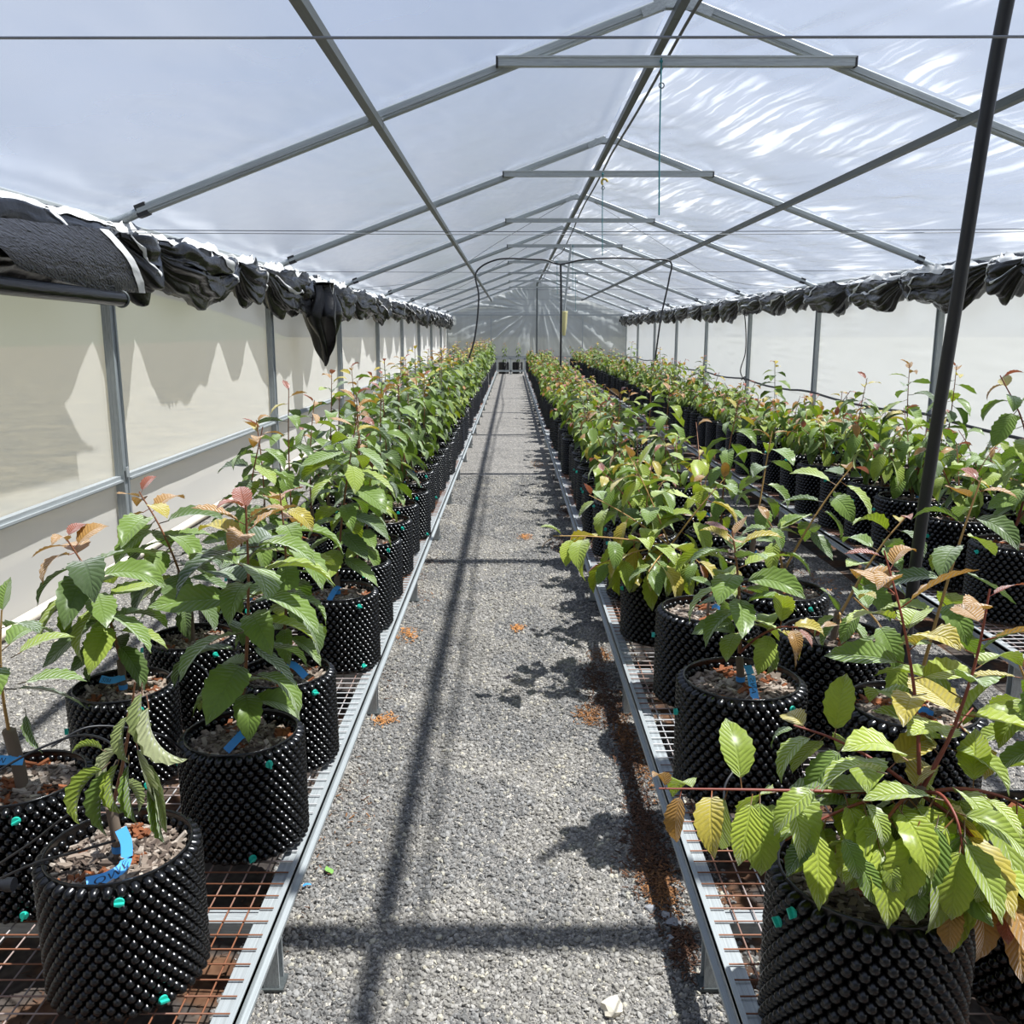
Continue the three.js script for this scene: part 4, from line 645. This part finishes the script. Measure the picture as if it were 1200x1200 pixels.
{
  const rnd = mulberry(2024);
  const rows = [['left', -0.765, 4.17], ['left', -1.18, 4.2], ['mid', 0.71, 4.65], ['mid', 1.13, 4.7], ['right', 2.36, 4.65], ['right', 2.83, 4.4]];
  const whereOf = { left: 'on the beige wall bench', mid: 'on the middle bench', right: 'on the white wall bench' };
  const seen = {};
  for (const [key, x0, z0] of rows) {
    let z = z0, count = { '-0.765': 3, '-1.18': 4, '0.71': 4, '1.13': 5, '2.36': 1, '2.83': 0 }[String(x0)]; const after = { '-0.765': 'the wilted one', '-1.18': 'the MON tagged one', '0.71': 'the sprawling one', '1.13': 'stump behind sprawling one', '2.36': 'the tall nodding one', '2.83': 'the wall side corner pot' }[String(x0)], bn = { left: 'beige wall', mid: 'middle', right: 'white wall' }[key]; const outer = Math.abs(x0) > 1 && key !== 'right' || x0 > 2.6;
    while (z < 34.2) {
      const near = z < 7.6, mid = z < 12.4, x = x0 + (rnd() - 0.5) * 0.05, deck = BENCH[key].y + 0.004, scale = (key === 'right' ? 1.24 : key === 'mid' ? 1.17 : 1.03) * (0.98 + rnd() * 0.05);
      const style = key === 'left' ? 'upright' : key === 'mid' ? (z > 10 ? 'bushy' : rnd() < 0.35 ? 'upright' : outer ? 'loose' : 'bushy') : rnd() < 0.75 ? 'bushy' : 'upright';
      const skip = (z > 12.5 && z < 13.1) || (key === 'mid' && outer && near && rnd() < 0.3) || (key === 'mid' && outer && z > 7.6 && z < 12.6 && rnd() < 0.6);
      if (!skip) {
        const H = style === 'upright' ? (key === 'left' ? 0.72 : 0.6) + rnd() * 0.2 : 0.42 + rnd() * 0.2, seed = Math.round(z * 100) + (key === 'left' ? 0 : key === 'mid' ? 5000 : 9000) + (outer ? 333 : 0);
        const kind = { upright: 'upright leafy', bushy: 'bushy', loose: 'loosely branched' }[style];
        if (near) {
          const r2 = mulberry(seed), lab = `${kind} sapling, ${ORD[count++]} pot after ${after} on the ${bn} bench`;
          sapling({ x, z, deck, scale, seed, lod: 'mid', label: lab, group: `${kind} saplings ${whereOf[key]}, ${outer ? 'outer' : 'inner'} row`, trunk: [0, 0.09, 0, 0.01], shoots: randomShoots(r2, style, H, PH * scale - 0.05), noTag: rnd() < 0.3 });
        } else {
          const part3 = z < 12.5 ? 'before the stepped joint' : 'beyond the stepped joint', g = thing('potted_sapling', z < 12.5 ? `${kind} sapling, ${ORD[count++]} pot after ${after} on the ${bn} bench` : `far ${kind} sapling in black pot past the stepped joint of the ${bn} bench`, 'potted plant', [x, deck, -z], `${kind} saplings ${whereOf[key]}, ${part3}`);
          const p = part('pot', z < 10.5 ? POT.mid : POT.far, M.pot, g); p.scale.setScalar(scale); p.position.y = 0.003; p.rotation.y = rnd() * 6;
          const mu = part('mulch', MULCH.far[0], M.mulch, g); mu.position.y = PH * scale - 0.04; mu.scale.setScalar(scale); mu.userData.kind = 'stuff';
          const f = FOLI[style], fo = part('foliage', f[Math.floor(rnd() * f.length)], foliageMat, g); fo.rotation.y = rnd() * 6; fo.position.y = (scale - 1) * PH; fo.scale.set(1, H / (style === 'upright' ? 0.84 : 0.62) * (key === 'left' ? 1.0 : 0.95), 1);
        }
      } 
      z += z < 12.5 ? 0.45 + rnd() * 0.06 : z < 20 ? 0.6 : 0.82;
    }
  }
  // two pots standing behind the end frame
  for (const x of [-0.33, 0.22]) { const g = thing('potted_sapling', 'small thin sapling in black pot behind the steel frame across the path end', 'potted plant', [x, 0.0, -36.1], 'saplings at the path end'); const p = part('pot', POT.far, M.pot, g); p.scale.set(1.3, 1.5, 1.3); const fo = part('foliage', FOLI.upright[0], foliageMat, g); fo.position.y = 0.15; fo.scale.set(0.8, 1.0, 0.8); }
}

// ------------------------------------------------------------------ hoses, ropes, drip lines
{
  const a = at(1044, 870, 2.98), b = at(1180, 2, 2.68);
  single('upright_hose', tube([V(a.x, 0.0, -3.02), V(a.x, 0.2, -3.01), a, a.clone().lerp(b, 0.33).add(V(-0.012, 0, 0)), a.clone().lerp(b, 0.66).add(V(-0.01, 0, 0)), b, V(b.x + 0.02, 3.0, -2.55), V(b.x + 0.02, 3.3, -2.4)], 0.0195, 60, 14), M.hose, 'thick black hose rising from the edge of the middle bench to the roof', 'hose');
  const zf = FRAMES[4] - 0.15, yh = 2.68, X = (px, py) => at(px, py, zf).x;
  const main = [V(X(548, 418), 1.15, -zf + 0.1), V(X(556, 390), 1.5, -zf + 0.05), V(X(561, 345), 2.15, -zf), V(X(558, 322), 2.5, -zf), V(X(580, 309), yh, -zf), V(X(625, 308), yh + 0.01, -zf), V(X(640, 309), yh, -zf), V(X(655, 314), yh - 0.06, -zf), V(X(680, 309), yh, -zf), V(X(715, 306), yh + 0.03, -zf), V(X(760, 308), yh + 0.01, -zf), V(X(786, 311), yh - 0.03, -zf), V(X(784, 330), 2.4, -zf), V(X(775, 370), 1.85, -zf), V(X(768, 412), 1.2, -zf)];
  single('overhead_hose', tube(main, 0.013, 120, 8), M.hose, 'black hose looping across under the roof and dropping to both side benches', 'hose');
  single('drop_hose', tube([V(X(657, 314), yh - 0.06, -zf), V(X(657.5, 350), 2.1, -zf + 0.02), V(X(657, 412), 1.1, -zf + 0.05)], 0.016, 24, 8), M.hose, 'straight black hose dropping from the overhead loop to the middle bench', 'hose');
  // ropes from the tie beams
  const rope = (x, z, y0, y1, label) => { const t = thing('hanging_rope', label, 'rope'); part('rope', tube([V(x, y0, -z), V(x + 0.004, (y0 + y1) / 2, -z), V(x + 0.012, y1, -z + 0.02)], 0.005, 16, 5), M.rope, t); part('hook', new THREE.TorusGeometry(0.016, 0.004, 5, 12).translate(x + 0.006, y0 - 0.16, -z), M.wire, t); if (/yellow clip/.test(label)) part('clip', new THREE.TorusGeometry(0.03, 0.012, 6, 12, 4.2).translate(x + 0.02, y0 - 0.1, -z), M.clip, t); part('knot', new THREE.SphereGeometry(0.011, 8, 6).translate(x, y0 - 0.02, -z), M.rope, t); };
  rope(at(774, 75, FRAMES[2] - 0.06).x, FRAMES[2] - 0.09, 3.28, 2.34, 'thin teal rope hanging long from the closest tie beam');
  rope(at(706, 205, FRAMES[3] - 0.06).x, FRAMES[3] - 0.09, 3.28, 2.42, 'teal rope with yellow clip hanging from the second closest tie beam');
  for (const [px, k, y1] of [[671, 5, 2.4], [653, 6, 2.5], [675, 7, 2.2]]) rope(at(px, 270, FRAMES[k]).x, FRAMES[k] - 0.09, 3.28, y1, `thin rope hanging from the tie beam ${{ 5: 'one frame past the overhead hose', 6: 'two frames past the overhead hose', 7: 'three frames past the overhead hose' }[k]}`);
  { const z = 18.2, p = at(661, 378, z), t = thing('rain_gauge', 'small yellow hanging gauge on a thin pole near the end gable', 'gauge', [p.x, p.y, -z]); const c = new THREE.LatheGeometry([[0.0, -0.26], [0.03, -0.25], [0.055, -0.05], [0.07, 0.2], [0.075, 0.22], [0.06, 0.22]].map((q) => new THREE.Vector2(...q)), 12); part('cup', c, std({ color: 0xc9c08a, roughness: 0.5 }), t); part('hanger', rod(V(0, 0.2, 0), V(0.12, 1.5, 0), 0.022, 8), M.rail, t); }
  // hose clipped along the white wall
  const w = []; for (let i = 0; i <= 90; i++) { const z = lerp(3, ZE - 1, i / 90), d = ((z - FRAMES[0]) % BAY) / BAY; w.push(V(XR - 0.12, 0.70 - 0.055 * Math.sin(d * Math.PI) + 0.008 * nz(z * 2, 1, 1), -z)); }
  single('wall_hose', tube(w, 0.017, 220, 7), M.hose, 'black hose slung along the white wall from post to post', 'hose');
  { const z = FRAMES[5] - 0.3, x = XR - 0.2; single('curtain_cord', tube([V(x - 0.05, 2.0, -z), V(x, 1.6, -z), V(x - 0.02, 1.2, -z + 0.1), V(x - 0.12, 0.85, -z + 0.2), V(x, 0.68, -z + 0.1), V(x + 0.05, 0.74, -z - 0.1), V(x + 0.06, 0.66, -z - 0.4)], 0.011, 40, 6), M.hose, 'black cord hanging from the curtain in a loop beside the white wall', 'cord'); }
  // drip lines over the pots on the beige wall bench and the middle bench
  const drip = (pts, label) => single('drip_line', tube(pts, 0.0028, 40, 6), M.hose, label, 'tube', 'drip lines');
  const px = (list) => list.map(([x, y, z]) => at(x, y, z));
  drip(px([[-5, 905, 1.85], [40, 880, 1.88], [90, 862, 1.9], [125, 868, 1.85], [140, 885, 1.8], [150, 905, 1.74]]), 'thin black drip line arching into the wilted plant\'s pot from behind');
  drip(px([[-5, 1015, 1.75], [40, 985, 1.72], [80, 955, 1.7], [110, 942, 1.7], [140, 945, 1.72]]), 'thin black drip line resting on mulch of the wilted plant');
  drip(px([[-5, 1032, 1.7], [40, 1012, 1.68], [90, 998, 1.66], [135, 985, 1.66]]), 'thin black drip line lying low over front rim of the wilted plant\'s pot');
  drip(px([[60, 875, 1.9], [100, 853, 1.95], [150, 853, 2.0], [190, 862, 2.05], [215, 880, 2.15]]), 'thin black drip line arching between the wilted and SIM tagged pots');
  drip(px([[195, 795, 2.6], [215, 775, 2.65], [240, 785, 2.6], [250, 830, 2.4]]), 'thin black drip line between the SIM tagged pot and the tall red tipped sapling');
  drip(px([[862, 900, 1.9], [850, 920, 1.85], [855, 960, 1.7], [880, 1000, 1.62]]), 'thin dark drip line looping behind the long hanging shoot');
  drip(px([[900, 745, 2.8], [925, 735, 2.85], [950, 742, 2.9], [965, 770, 2.9]]), 'thin dark drip line curving between mulch pots of the middle bench');
  { const p = at(8, 1043, 1.62); single('supply_pipe', merge([rod(V(p.x - 0.5, p.y, p.z + 0.02), V(p.x + 0.0, p.y + 0.012, p.z), 0.011, 12), rod(V(p.x, p.y + 0.012, p.z), V(p.x + 0.016, p.y + 0.0125, p.z), 0.014, 12)]), M.hose, 'end of a black supply pipe beside the wilted plant\'s pot', 'pipe'); }
}

renderer.render(scene, camera);
